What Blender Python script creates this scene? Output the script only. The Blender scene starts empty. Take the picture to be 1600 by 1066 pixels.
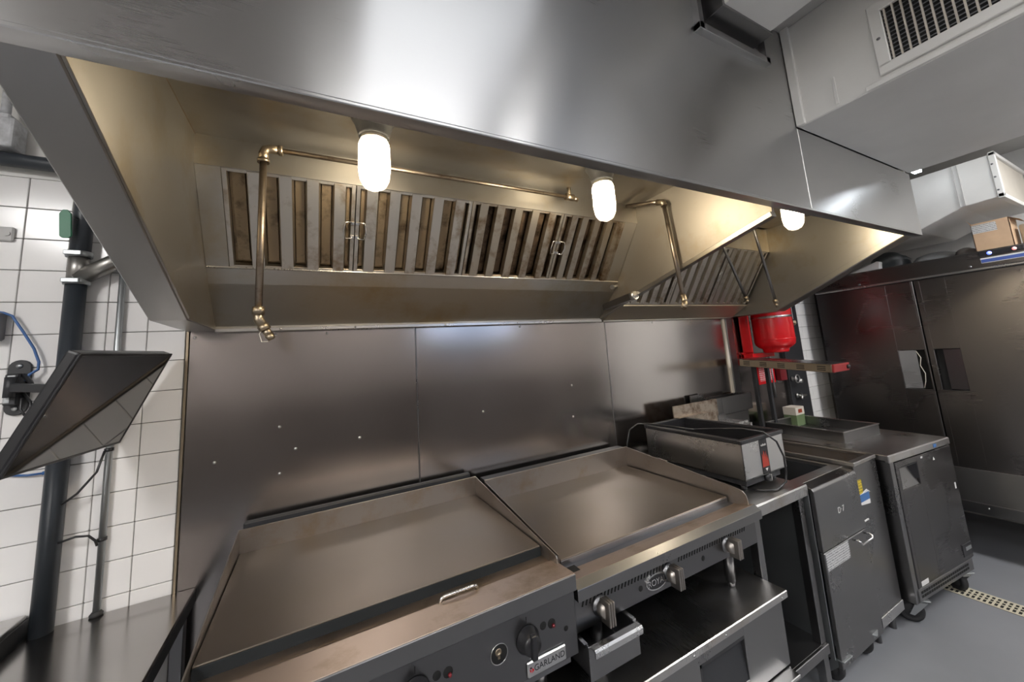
import bpy, bmesh, math, random
from mathutils import Matrix, Vector
random.seed(7)
S = bpy.context.scene
COL = S.collection

# ---------------------------------------------------------------- camera
cam_d = bpy.data.cameras.new('camera'); cam = bpy.data.objects.new('camera', cam_d); COL.objects.link(cam)
Rc = ((0.8779875, 0.4786595, -0.0047938), (-0.4733551, 0.8666807, -0.1574784), (-0.0712239, 0.1405333, 0.9875108))
cam.matrix_world = Matrix(((Rc[0][0], Rc[0][2], -Rc[0][1], 0.4367),
                           (Rc[1][0], Rc[1][2], -Rc[1][1], -1.9353),
                           (Rc[2][0], Rc[2][2], -Rc[2][1], 1.6072),
                           (0, 0, 0, 1)))
cam_d.sensor_fit = 'HORIZONTAL'; cam_d.sensor_width = 36.0
cam_d.lens = 596.4374 / 1600 * 36.0
cam_d.shift_x = -21.91 / 1600; cam_d.shift_y = -63.19 / 1600
cam_d.clip_start = 0.02; cam_d.clip_end = 60
S.camera = cam

# ---------------------------------------------------------------- light and exposure
S.view_settings.view_transform = 'Standard'; S.view_settings.look = 'None'
S.view_settings.gamma = 1.0; S.view_settings.use_curve_mapping = False
S.view_settings.exposure = 0.57
W = bpy.data.worlds.new('world'); S.world = W; W.use_nodes = True
W.node_tree.nodes['Background'].inputs[0].default_value = (0.5, 0.55, 0.6, 1)
W.node_tree.nodes['Background'].inputs[1].default_value = 0.05
S.cycles.sample_clamp_indirect = 3.0
BULB_E, FILL_PANEL_E, MIRROR_PANEL_E, STRIP_E = 155.0, 32.0, 1.05, 30.0

# ---------------------------------------------------------------- materials
MATS = {}
ANISO_ROT = 0.25
def nt(name):
    m = bpy.data.materials.new(name); m.use_nodes = True
    t = m.node_tree
    return m, t, t.nodes['Principled BSDF'], t.nodes, t.links
def setp(b, col=None, rough=None, metal=None, **k):
    if col is not None: b.inputs['Base Color'].default_value = (*col, 1)
    if rough is not None: b.inputs['Roughness'].default_value = rough
    if metal is not None: b.inputs['Metallic'].default_value = metal
    for n, v in k.items(): b.inputs[n.replace('_', ' ')].default_value = v
def plain(name, col, rough=0.5, metal=0.0, var=0.08, scale=6.0, bump=0.0, bscale=60.0, **k):
    """colour with a little mottling and optional fine relief"""
    if name in MATS: return MATS[name]
    m, t, b, N, L = nt(name); setp(b, col, rough, metal, **k)
    tc = N.new('ShaderNodeTexCoord')
    if var > 0:
        nz = N.new('ShaderNodeTexNoise'); nz.inputs['Scale'].default_value = scale; nz.inputs['Detail'].default_value = 5
        L.new(tc.outputs['Object'], nz.inputs['Vector'])
        cr = N.new('ShaderNodeValToRGB')
        cr.color_ramp.elements[0].position = 0.3; cr.color_ramp.elements[1].position = 0.7
        cr.color_ramp.elements[0].color = (*[max(0, c * (1 - var)) for c in col], 1)
        cr.color_ramp.elements[1].color = (*[min(1, c * (1 + var)) for c in col], 1)
        L.new(nz.outputs['Fac'], cr.inputs['Fac']); L.new(cr.outputs['Color'], b.inputs['Base Color'])
    if bump > 0:
        n2 = N.new('ShaderNodeTexNoise'); n2.inputs['Scale'].default_value = bscale; n2.inputs['Detail'].default_value = 3
        L.new(tc.outputs['Object'], n2.inputs['Vector'])
        bp = N.new('ShaderNodeBump'); bp.inputs['Strength'].default_value = bump; bp.inputs['Distance'].default_value = 0.002
        L.new(n2.outputs['Fac'], bp.inputs['Height']); L.new(bp.outputs['Normal'], b.inputs['Normal'])
    MATS[name] = m; return m
def steel(name, col=(0.56, 0.555, 0.545), rough=0.3, brush=(3, 3, 220), smear=0.10, bump=0.03, stain=None, stain_col=(0.3, 0.22, 0.12), stain_lo=0.52, wave=0.0, waves=3.0, aniso=0.0):
    """brushed stainless: stretched grain in roughness and relief, cloudy wipe marks, optional grease stains"""
    if name in MATS: return MATS[name]
    m, t, b, N, L = nt(name); setp(b, col, rough, 1.0)
    tc = N.new('ShaderNodeTexCoord')
    mp = N.new('ShaderNodeMapping'); mp.inputs['Scale'].default_value = brush
    L.new(tc.outputs['Object'], mp.inputs['Vector'])
    g = N.new('ShaderNodeTexNoise'); g.inputs['Scale'].default_value = 4.0; g.inputs['Detail'].default_value = 3
    L.new(mp.outputs['Vector'], g.inputs['Vector'])
    c = N.new('ShaderNodeTexNoise'); c.inputs['Scale'].default_value = 2.2; c.inputs['Detail'].default_value = 2; c.inputs['Roughness'].default_value = 0.5
    L.new(tc.outputs['Object'], c.inputs['Vector'])
    ad = N.new('ShaderNodeMath'); ad.operation = 'MULTIPLY_ADD'; L.new(g.outputs['Fac'], ad.inputs[0]); ad.inputs[1].default_value = 0.2; L.new(c.outputs['Fac'], ad.inputs[2])
    mr = N.new('ShaderNodeMapRange'); mr.inputs['From Min'].default_value = 0.35; mr.inputs['From Max'].default_value = 0.85
    mr.inputs['To Min'].default_value = rough - smear; mr.inputs['To Max'].default_value = rough + smear
    L.new(ad.outputs[0], mr.inputs['Value']); L.new(mr.outputs['Result'], b.inputs['Roughness'])
    mx = N.new('ShaderNodeMix'); mx.data_type = 'RGBA'; mx.inputs['A'].default_value = (*[x * 0.985 for x in col], 1); mx.inputs['B'].default_value = (*[min(1, x * 1.015) for x in col], 1)
    L.new(g.outputs['Fac'], mx.inputs['Factor'])
    out = mx.outputs['Result']
    if stain:
        s = N.new('ShaderNodeTexNoise'); s.inputs['Scale'].default_value = stain; s.inputs['Detail'].default_value = 7; s.inputs['Roughness'].default_value = 0.65
        L.new(tc.outputs['Object'], s.inputs['Vector'])
        cr = N.new('ShaderNodeValToRGB'); cr.color_ramp.elements[0].position = stain_lo; cr.color_ramp.elements[1].position = stain_lo + 0.2
        L.new(s.outputs['Fac'], cr.inputs['Fac'])
        m2 = N.new('ShaderNodeMix'); m2.data_type = 'RGBA'; m2.inputs['B'].default_value = (*stain_col, 1)
        L.new(cr.outputs['Color'], m2.inputs['Factor']); L.new(out, m2.inputs['A']); out = m2.outputs['Result']
    L.new(out, b.inputs['Base Color'])
    bp = N.new('ShaderNodeBump'); bp.inputs['Strength'].default_value = bump if bump > 0.007 else 0.0; bp.inputs['Distance'].default_value = 0.001
    L.new(g.outputs['Fac'], bp.inputs['Height'])
    nrm = bp.outputs['Normal']
    if wave > 0:
        wv = N.new('ShaderNodeTexNoise'); wv.inputs['Scale'].default_value = waves; wv.inputs['Detail'].default_value = 1
        L.new(tc.outputs['Object'], wv.inputs['Vector'])
        b2 = N.new('ShaderNodeBump'); b2.inputs['Strength'].default_value = wave; b2.inputs['Distance'].default_value = 0.02
        L.new(wv.outputs['Fac'], b2.inputs['Height']); L.new(bp.outputs['Normal'], b2.inputs['Normal']); nrm = b2.outputs['Normal']
    L.new(nrm, b.inputs['Normal'])
    if aniso > 0:
        tg = N.new('ShaderNodeTangent'); tg.direction_type = 'RADIAL'; tg.axis = 'Z'
        L.new(tg.outputs['Tangent'], b.inputs['Tangent']); b.inputs['Anisotropic'].default_value = aniso; b.inputs['Anisotropic Rotation'].default_value = ANISO_ROT
    MATS[name] = m; return m
def emit(name, col, strength):
    if name in MATS: return MATS[name]
    m, t, b, N, L = nt(name); setp(b, (0.8, 0.8, 0.8), 0.5)
    b.inputs['Emission Color'].default_value = (*col, 1); b.inputs['Emission Strength'].default_value = strength
    MATS[name] = m; return m
def printed(name, paper, ink, sx=30, sy=60, thr=0.5, rough=0.5):
    """paper with broken rows of illegible print (brick pattern rows broken by noise)"""
    if name in MATS: return MATS[name]
    m, t, b, N, L = nt(name); setp(b, paper, rough)
    tc = N.new('ShaderNodeTexCoord')
    mp = N.new('ShaderNodeMapping'); mp.inputs['Scale'].default_value = (sx, sx, sy); L.new(tc.outputs['Object'], mp.inputs['Vector'])
    sp = N.new('ShaderNodeSeparateXYZ'); L.new(mp.outputs['Vector'], sp.inputs[0])
    fr = N.new('ShaderNodeMath'); fr.operation = 'FRACT'; L.new(sp.outputs['Z'], fr.inputs[0])
    gt = N.new('ShaderNodeMath'); gt.operation = 'GREATER_THAN'; gt.inputs[1].default_value = thr; L.new(fr.outputs[0], gt.inputs[0])
    nz = N.new('ShaderNodeTexNoise'); nz.inputs['Scale'].default_value = 6; nz.inputs['Detail'].default_value = 2; L.new(mp.outputs['Vector'], nz.inputs['Vector'])
    g2 = N.new('ShaderNodeMath'); g2.operation = 'GREATER_THAN'; g2.inputs[1].default_value = 0.47; L.new(nz.outputs['Fac'], g2.inputs[0])
    mu = N.new('ShaderNodeMath'); mu.operation = 'MULTIPLY'; L.new(gt.outputs[0], mu.inputs[0]); L.new(g2.outputs[0], mu.inputs[1])
    mx = N.new('ShaderNodeMix'); mx.data_type = 'RGBA'; mx.inputs['A'].default_value = (*paper, 1); mx.inputs['B'].default_value = (*ink, 1)
    L.new(mu.outputs[0], mx.inputs['Factor']); L.new(mx.outputs['Result'], b.inputs['Base Color'])
    MATS[name] = m; return m
def clear_glass(name, tint=(0.95, 0.95, 0.92), gloss=0.12):
    if name in MATS: return MATS[name]
    m = bpy.data.materials.new(name); m.use_nodes = True; t = m.node_tree; N = t.nodes; L = t.links
    for n in list(N): N.remove(n)
    o = N.new('ShaderNodeOutputMaterial'); tr = N.new('ShaderNodeBsdfTransparent'); tr.inputs[0].default_value = (*tint, 1)
    gl = N.new('ShaderNodeBsdfGlossy'); gl.inputs['Roughness'].default_value = 0.05
    lw = N.new('ShaderNodeLayerWeight'); lw.inputs[0].default_value = 0.25
    mr = N.new('ShaderNodeMapRange'); mr.inputs['To Min'].default_value = 0.03; mr.inputs['To Max'].default_value = 0.6; L.new(lw.outputs['Facing'], mr.inputs['Value'])
    mx = N.new('ShaderNodeMixShader'); L.new(mr.outputs[0], mx.inputs[0]); L.new(tr.outputs[0], mx.inputs[1]); L.new(gl.outputs[0], mx.inputs[2])
    L.new(mx.outputs[0], o.inputs[0]); MATS[name] = m; return m

ST_FRONT = steel('hood_front_steel', (0.50, 0.50, 0.50), 0.30, (2, 2, 160), 0.05, 0.007, wave=0.01, waves=1.6, aniso=0.85)
ST_HOOD = steel('hood_inner_steel', (0.45, 0.435, 0.405), 0.36, (90, 90, 2.0), 0.05, 0.006, stain=3.0, stain_col=(0.40, 0.34, 0.24), stain_lo=0.5)
ST_PART = steel('partition_steel', (0.40, 0.37, 0.325), 0.52, (90, 90, 2.0), 0.04, 0.005, stain=3.0, stain_col=(0.34, 0.28, 0.20), stain_lo=0.5)
ST_WALL = steel('wall_panel_steel', (0.42, 0.392, 0.375), 0.18, (2, 2, 160), 0.04, 0.006, wave=0.02, waves=1.4)
ST = steel('kitchen_steel', (0.235, 0.231, 0.233), 0.30, (40, 40, 40), 0.05, 0.006)
ST_PANEL = steel('panel_steel', (0.165, 0.163, 0.165), 0.30, (3, 3, 90), 0.05, 0.01)
ST_END = steel('hood_end_steel', (0.52, 0.515, 0.51), 0.34, (40, 40, 40), 0.05, 0.01)
ST_BR = steel('bright_steel', (0.60, 0.595, 0.59), 0.28, (40, 40, 40), 0.04, 0.005)
ST_TOP = steel('worktop_steel', (0.52, 0.51, 0.50), 0.32, (160, 3, 3), 0.09, 0.04, stain=5.0, stain_col=(0.42, 0.38, 0.33), stain_lo=0.5)
ST_LEDGE = steel('warm_ledge_steel', (0.55, 0.445, 0.365), 0.36, (4, 140, 140), 0.08, 0.03, stain=7.0, stain_col=(0.38, 0.29, 0.20), stain_lo=0.5)
ST_DARK = steel('dark_steel', (0.22, 0.22, 0.23), 0.38, (30, 30, 30), 0.08, 0.02)
ST_FRIDGE = steel('fridge_steel', (0.21, 0.198, 0.196), 0.28, (2, 2, 120), 0.04, 0.006, wave=0.012, waves=1.5, aniso=0.4)
ST_DOOR = steel('door_steel', (0.12, 0.115, 0.116), 0.28, (2, 2, 120), 0.04, 0.008, wave=0.015, waves=1.5, aniso=0.4)
ST_FILT = steel('filter_steel', (0.52, 0.49, 0.44), 0.36, (60, 60, 4), 0.1, 0.04, stain=9.0, stain_col=(0.26, 0.19, 0.12), stain_lo=0.54)
ST_GREASE = steel('greasy_steel', (0.30, 0.23, 0.15), 0.5, (60, 60, 4), 0.12, 0.04, stain=11.0, stain_col=(0.06, 0.04, 0.025), stain_lo=0.5)
ST_STAIN = steel('stained_steel', (0.42, 0.36, 0.30), 0.45, (40, 40, 40), 0.1, 0.05, stain=18.0, stain_col=(0.16, 0.11, 0.08), stain_lo=0.45)
ST_FILT_D = steel('filter_steel_worn', (0.42, 0.37, 0.30), 0.38, (60, 60, 4), 0.08, 0.02, stain=9.0, stain_col=(0.18, 0.12, 0.07), stain_lo=0.50)
ST_GREASE_D = steel('filter_grease_dark', (0.13, 0.09, 0.06), 0.5, (60, 60, 4), 0.1, 0.03, stain=11.0, stain_col=(0.02, 0.014, 0.01), stain_lo=0.44)
PLATE = steel('griddle_plate_steel', (0.20, 0.17, 0.143), 0.35, (5, 90, 90), 0.05, 0.015, stain=3.2, stain_col=(0.20, 0.17, 0.135), stain_lo=0.48)
SPLASH = steel('splash_steel', (0.37, 0.34, 0.315), 0.40, (60, 60, 60), 0.1, 0.03, stain=6.0, stain_col=(0.33, 0.26, 0.19), stain_lo=0.52)
PLATE_EDGE = plain('plate_edge_black', (0.014, 0.017, 0.019), 0.7, 0.0, Specular_IOR_Level=0.2)
BRASS = steel('aged_brass', (0.34, 0.28, 0.205), 0.4, (40, 40, 40), 0.1, 0.03)
PIPE = steel('dull_pipe_steel', (0.30, 0.25, 0.20), 0.42, (60, 60, 8), 0.12, 0.05, stain=14, stain_col=(0.12, 0.07, 0.04))
BLACK = plain('black_plastic', (0.014, 0.014, 0.016), 0.35)
BLACKM = plain('black_paint', (0.02, 0.021, 0.024), 0.5, bump=0.05)
HOLE = plain('hole_black', (0.004, 0.004, 0.004), 0.9, var=0)
RUBBER = plain('black_rubber', (0.02, 0.02, 0.022), 0.7)
WHITE = plain('white_paint', (0.74, 0.73, 0.70), 0.45, var=0.07, scale=2.5, bump=0.03)
CEILM = plain('ceiling_paint', (0.50, 0.49, 0.47), 0.7, var=0.05, scale=2.0)
WALLM = plain('wall_paint', (0.62, 0.61, 0.59), 0.6, var=0.05, scale=2.0)
DARKWALL = plain('dark_wall_paint', (0.24, 0.215, 0.205), 0.6, var=0.08, scale=2.0)
GROUT = plain('grout', (0.22, 0.21, 0.20), 0.8, var=0.15, scale=20)
TILE = plain('white_tile', (0.80, 0.785, 0.775), 0.16, var=0.03, scale=1.5)
FLOORM = plain('floor_epoxy', (0.19, 0.195, 0.21), 0.34, var=0.16, scale=1.1, bump=0.04, bscale=30)
RED = plain('red_paint', (0.52, 0.008, 0.012), 0.22, var=0.05)
REDD = plain('dark_red_paint', (0.16, 0.01, 0.015), 0.35)
GREEN = plain('green_tag', (0.03, 0.17, 0.09), 0.45)
CARD = plain('cardboard', (0.44, 0.30, 0.19), 0.8, var=0.08, scale=12, bump=0.05)
PAPER = plain('paper', (0.62, 0.61, 0.60), 0.7, var=0.04)
CREAM = plain('cream_roll', (0.56, 0.52, 0.45), 0.75, var=0.05, bump=0.1)
GALV = steel('galvanised', (0.42, 0.44, 0.45), 0.45, (30, 30, 30), 0.1, 0.03)
BLUE = plain('blue_cable', (0.035, 0.11, 0.30), 0.4)
SCREEN = plain('screen_gloss', (0.012, 0.013, 0.014), 0.05, var=0, Specular_IOR_Level=1.0, IOR=2.0)
BEIGE = plain('drain_beige', (0.48, 0.44, 0.34), 0.5)

# ---------------------------------------------------------------- mesh helpers
class B:
    """collects shapes in world (or the thing's local) coordinates, then becomes ONE mesh object"""
    def __init__(s): s.bm = bmesh.new()
    def _merge(s, b2):
        me = bpy.data.meshes.new('tmp'); b2.to_mesh(me); b2.free(); s.bm.from_mesh(me); bpy.data.meshes.remove(me)
    def box(s, x0, x1, y0, y1, z0, z1, bev=0.0, seg=1, M=None):
        b = bmesh.new(); r = bmesh.ops.create_cube(b, size=1.0)
        for v in b.verts: v.co = Vector(((x0 + x1) / 2 + v.co.x * abs(x1 - x0), (y0 + y1) / 2 + v.co.y * abs(y1 - y0), (z0 + z1) / 2 + v.co.z * abs(z1 - z0)))
        if bev > 0: bmesh.ops.bevel(b, geom=b.edges[:], offset=bev, segments=seg, affect='EDGES', profile=0.5)
        if M is not None: bmesh.ops.transform(b, matrix=M, verts=b.verts[:])
        s._merge(b); return s
    def prism(s, axis, poly, a0, a1, bev=0.0):
        """axis 'x': poly of (y,z); 'y': (x,z); 'z': (x,y)"""
        b = bmesh.new()
        def mk(p, a): return {'x': (a, p[0], p[1]), 'y': (p[0], a, p[1]), 'z': (p[0], p[1], a)}[axis]
        v0 = [b.verts.new(mk(p, a0)) for p in poly]; v1 = [b.verts.new(mk(p, a1)) for p in poly]; n = len(poly)
        b.faces.new(v0); b.faces.new(v1[::-1])
        for i in range(n): b.faces.new((v0[i], v1[i], v1[(i + 1) % n], v0[(i + 1) % n]))
        bmesh.ops.recalc_face_normals(b, faces=b.faces[:])
        if bev > 0: bmesh.ops.bevel(b, geom=b.edges[:], offset=bev, segments=1, affect='EDGES', profile=0.5)
        s._merge(b); return s
    def cyl(s, p0, p1, r0, r1=None, seg=20, cap=True):
        r1 = r0 if r1 is None else r1
        p0 = Vector(p0); p1 = Vector(p1); d = p1 - p0
        b = bmesh.new(); bmesh.ops.create_cone(b, cap_ends=cap, segments=seg, radius1=r0, radius2=r1, depth=d.length)
        M = Matrix.Translation((p0 + p1) / 2) @ d.to_track_quat('Z', 'Y').to_matrix().to_4x4()
        bmesh.ops.transform(b, matrix=M, verts=b.verts[:])
        for f in b.faces: f.smooth = len(f.verts) == 4
        s._merge(b); return s
    def tube(s, pts, r, seg=10, closed=False):
        b = bmesh.new(); pts = [Vector(p) for p in pts]; n = len(pts); rings = []
        up = None
        for i, p in enumerate(pts):
            a = pts[i - 1] if (i > 0 or closed) else p; c = pts[(i + 1) % n] if (i < n - 1 or closed) else p
            t = (c - a).normalized()
            if up is None:
                up = Vector((0, 0, 1)) if abs(t.z) < 0.9 else Vector((1, 0, 0))
            u = t.cross(up)
            if u.length < 1e-4: u = t.cross(Vector((0.3, 0.8, 0.1)))
            u.normalize(); w = u.cross(t).normalized(); up = w
            sc = 1.0
            if 0 < i < n - 1 or closed:
                co = max(0.35, math.sqrt(max(0.0, (1 + (p - a).normalized().dot((c - p).normalized())) / 2))); sc = min(1.4, 1 / co)
            rings.append([b.verts.new(p + (u * math.cos(k * 2 * math.pi / seg) + w * math.sin(k * 2 * math.pi / seg)) * r * (sc if sc < 1.05 else 1.0)) for k in range(seg)])
        m = n if closed else n - 1
        for i in range(m):
            A = rings[i]; C = rings[(i + 1) % n]
            for k in range(seg):
                f = b.faces.new((A[k], A[(k + 1) % seg], C[(k + 1) % seg], C[k])); f.smooth = True
        if not closed: b.faces.new(rings[0][::-1]); b.faces.new(rings[-1])
        bmesh.ops.recalc_face_normals(b, faces=b.faces[:])
        s._merge(b); return s
    def lathe(s, prof, c, axis='z', seg=28, loop=False):
        """prof: list of (r, h) along the axis from point c"""
        b = bmesh.new(); rings = []
        for r, h in prof:
            ring = []
            for k in range(seg):
                a = k * 2 * math.pi / seg; x, y = r * math.cos(a), r * math.sin(a)
                co = {'z': (x, y, h), 'y': (x, h, y), 'x': (h, x, y)}[axis]
                ring.append(b.verts.new((c[0] + co[0], c[1] + co[1], c[2] + co[2])))
            rings.append(ring)
        for A, C in zip(rings, rings[1:] + ([rings[0]] if loop else [])):
            for k in range(seg):
                f = b.faces.new((A[k], A[(k + 1) % seg], C[(k + 1) % seg], C[k])); f.smooth = True
        if prof[0][0] > 1e-5 and not loop: b.faces.new(rings[0])
        if prof[-1][0] > 1e-5 and not loop: b.faces.new(rings[-1])
        bmesh.ops.remove_doubles(b, verts=b.verts[:], dist=1e-6)
        bmesh.ops.recalc_face_normals(b, faces=b.faces[:])
        s._merge(b); return s
    def raw(s, verts, faces, smooth=False):
        b = bmesh.new(); vs = [b.verts.new(v) for v in verts]
        for f in faces:
            ff = b.faces.new([vs[i] for i in f]); ff.smooth = smooth
        s._merge(b); return s
    def text(s, txt, size, M, extrude=0.0004, spacing=1.0, shear=0.0):
        cu = bpy.data.curves.new('t', 'FONT'); cu.body = txt; cu.size = size; cu.extrude = extrude; cu.align_x = 'CENTER'; cu.align_y = 'CENTER'
        cu.space_character = spacing; cu.shear = shear
        o = bpy.data.objects.new('t', cu); COL.objects.link(o); dg = bpy.context.evaluated_depsgraph_get()
        me = bpy.data.meshes.new_from_object(o.evaluated_get(dg)); bpy.data.objects.remove(o); bpy.data.curves.remove(cu)
        b = bmesh.new(); b.from_mesh(me); bpy.data.meshes.remove(me); bmesh.ops.transform(b, matrix=M, verts=b.verts[:]); s._merge(b); return s
    def xf(s, M): bmesh.ops.transform(s.bm, matrix=M, verts=s.bm.verts[:]); return s
    def build(s, name, mat, parent=None, local=False, label=None, kind=None):
        me = bpy.data.meshes.new(name)
        if parent is not None and not local:
            o0 = Vector((0, 0, 0)); p = parent
            while p is not None: o0 += Vector(p.location); p = p.parent
            for v in s.bm.verts: v.co -= o0
        s.bm.to_mesh(me); s.bm.free(); me.materials.append(mat)
        o = bpy.data.objects.new(name, me); COL.objects.link(o); o.parent = parent
        if label: o['label'] = label
        if kind: o['kind'] = kind
        return o
def tag(o, label, cat, group=None):
    o['label'] = label; o['category'] = cat
    if group: o['group'] = group
    return o
def thing(name, label, cat, loc=(0, 0, 0), rotz=0.0, group=None):
    o = bpy.data.objects.new(name, None); COL.objects.link(o); o.location = loc; o.rotation_euler = (0, 0, rotz); o.empty_display_size = 0.05
    return tag(o, label, cat, group)
def struct(b, name, mat, parent=None):
    o = b.build(name, mat, parent); o['kind'] = 'structure'; return o
def share(src, name, parent, loc):
    c = bpy.data.objects.new(name, src); COL.objects.link(c); c.parent = parent; c.location = loc; return c
FACE_Y = Matrix(((1, 0, 0, 0), (0, 0, -1, 0), (0, 1, 0, 0), (0, 0, 0, 1)))        # text plane facing -Y
FACE_X = Matrix(((0, 0, -1, 0), (-1, 0, 0, 0), (0, 1, 0, 0), (0, 0, 0, 1)))       # text plane facing -X
def T(x, y, z): return Matrix.Translation((x, y, z))
def oval(cx, cz, rx, rz, n=40): return [(cx + rx * math.cos(i * 2 * math.pi / n), cz + rz * math.sin(i * 2 * math.pi / n)) for i in range(n)]
def bar(b, p0, p1, w, h, bev=0.0):
    """rectangular bar from p0 to p1, w across, h high"""
    p0 = Vector(p0); p1 = Vector(p1); d = p1 - p0; L = d.length
    b.box(-w / 2, w / 2, -h / 2, h / 2, 0, L, bev, M=T(*p0) @ d.to_track_quat('Z', 'Y').to_matrix().to_4x4()); return b

# ================================================================ THE SETTING
XL, XR, YF, ZC = -1.7, 5.35, -3.9, 2.95
floor = struct(B().box(XL, XR, YF, 0.1, -0.1, 0.0), 'floor', FLOORM)
ceiling = struct(B().box(XL, XR, YF, 0.1, ZC, ZC + 0.1), 'ceiling', CEILM)
wall_back = struct(B().box(XL, XR, 0.008, 0.1, 0, ZC), 'wall_back', GROUT)
struct(B().box(XL - 0.1, XL, YF, 0.1, 0, ZC), 'wall_left', WALLM)
struct(B().box(XR, XR + 0.1, YF, 0.1, 0, ZC), 'wall_right', WALLM)
wall_front = struct(B().box(XL, XR, YF - 0.1, YF, 0, ZC), 'wall_front', DARKWALL)
B().box(XL, XR, YF, YF + 0.012, 0, 1.3, 0.002).build('reflect_band', plain('reflect_band_dark', (0.085, 0.075, 0.07), 0.5), wall_front)  # unseen dark band, added so the steel reflects darker low down
# white plaster above the tiles, part of the back wall
B().box(XL, -0.02, 0.0, 0.008, 2.352, ZC).build('plaster_band', WHITE, wall_back)
B().box(4.34, XR, 0.0, 0.008, 2.352, ZC).build('plaster_band', WHITE, wall_back)
# wall tiles, one object each, sharing one mesh
PT = 0.1115
tb = B(); tb.box(-PT / 2 + 0.0012, PT / 2 - 0.0012, -0.004, 0.005, -PT / 2 + 0.0012, PT / 2 - 0.0012, 0.0016)
t0 = tb.build('tile', TILE, wall_back, local=True); tile_me = t0.data; bpy.data.objects.remove(t0)
def tiles(x_right, ncol, z_top, nrow, to_left=True):
    for i in range(ncol):
        for j in range(nrow):
            x = x_right - (i + 0.5) * PT if to_left else x_right + (i + 0.5) * PT
            share(tile_me, 'tile', wall_back, (x, 0.004, z_top - (j + 0.5) * PT))
tiles(-0.014, 8, 2.352, 20)
tiles(4.345, 4, 2.352, 20, False)

# stainless sheets on the back wall
def rivet(b, x, z, y=-0.003, r=0.006): b.lathe([(r, 0.0), (r * 0.9, -0.002), (0.0, -0.0035)], (x, y, z), 'y', 12)
def panel(x0, x1, z0, z1, holes):
    p = B().box(x0 + 0.0015, x1 - 0.0015, -0.003, 0.004, z0, z1, 0.0012).build('steel_panel', ST_WALL, wall_back)
    for x, z in holes:
        b = B(); rivet(b, x, z); b.build('rivet', ST_BR, p)
panel(-0.002, 0.8625, 0.0, 1.80, [(0.015, 1.766), (0.3, 1.386), (0.091, 1.284), (0.358, 1.289), (0.303, 1.201), (0.473, 1.767), (0.278, 1.766), (0.604, 1.294)])
panel(0.8645, 2.071, 0.0, 1.80, [(1.765, 1.227), (1.775, 1.408), (1.45, 1.77), (1.2, 1.33)])
panel(2.073, 3.275, 0.0, 1.81, [(2.5, 1.77), (2.9, 1.77)])
panel(3.375, 4.06, 0.0, 2.25, [(3.5, 1.9), (3.95, 1.3)])
for xx, ww, mm in ((-0.007, 0.008, BRASS), (0.8635, 0.006, ST), (2.072, 0.005, ST)):
    b = B().box(xx - ww / 2, xx + ww / 2, -0.006, 0.004, 0.0, 1.80, 0.001); b.build('joint_strip', mm, wall_back)
B().box(3.27, 3.30, -0.012, 0.004, 0.3, 1.81, 0.002).build('joint_strip', CREAM, wall_back)
B().box(3.30, 3.38, -0.02, 0.004, 0.3, 1.81, 0.003).build('corner_strip', ST, wall_back)
struct(B().box(4.05, 4.345, -0.03, 0.006, 0.0, 2.3, 0.003), 'trim_1', BLACKM)

# bulkhead running from the hood front towards the room
bulk = struct(B().box(2.25, 3.45, YF, -1.181, 2.49, ZC, 0.004), 'trim_2', WHITE)
B().box(2.235, 2.252, -1.215, -1.182, 2.49, ZC, 0.003).build('corner_strip', WHITE, bulk)
B().box(2.246, 2.252, -1.335, -1.325, 2.505, 2.62, 0.001).build('joint_strip', WHITE, bulk)
B().box(2.243, 2.252, YF + 0.3, -1.42, 2.492, 2.512, 0.002).build('edge_strip', WHITE, bulk)

# ================================================================ EXHAUST HOOD
H0, H1, H2 = 0.0796, 2.0316, 3.3565
hood = thing('exhaust_hood', 'large stainless steel exhaust hood over the cooking line', 'hood', (1.7, -0.6, 1.79))
B().box(-0.011, 2.244, -1.18, -1.166, 2.125, ZC - 0.002, 0.003).build('front_panel', ST_FRONT, hood)
B().box(2.246, 3.457, -1.18, -1.166, 2.125, 2.49, 0.003).build('front_panel', ST_FRONT, hood)
b = B(); b.box(-0.011, 3.457, -1.18, -1.138, 2.119, 2.128, 0.002); b.box(0.08, 3.357, -1.142, -1.136, 2.12, 2.155, 0.001); b.build('front_lip', ST_FRONT, hood)
prof = [(0.004, 1.79), (-0.39, 1.79), (-1.139, 2.124), (-1.166, 2.124), (-1.166, 2.945), (0.004, 2.945)]
B().prism('x', prof, -0.011, H0, 0.003).build('end_panel', ST_END, hood)
B().prism('x', prof, H2, 3.457, 0.003).build('end_panel', ST_HOOD, hood)
sl = (2.124 - 1.79) / (1.139 - 0.39)
for xa, xb in ((H0, H0 + 0.006), (H2 - 0.006, H2)):
    B().prism('x', [(-0.395, 1.795), (-1.139, 1.795 + 0.744 * sl), (-1.139, 1.83 + 0.744 * sl), (-0.38, 1.822)], xa, xb, 0.001).build('edge_lip', ST_HOOD, hood)
B().box(H0, H0 + 0.003, -1.16, -0.43, 2.396, 2.402).build('corner_seam', BRASS, hood)
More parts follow.
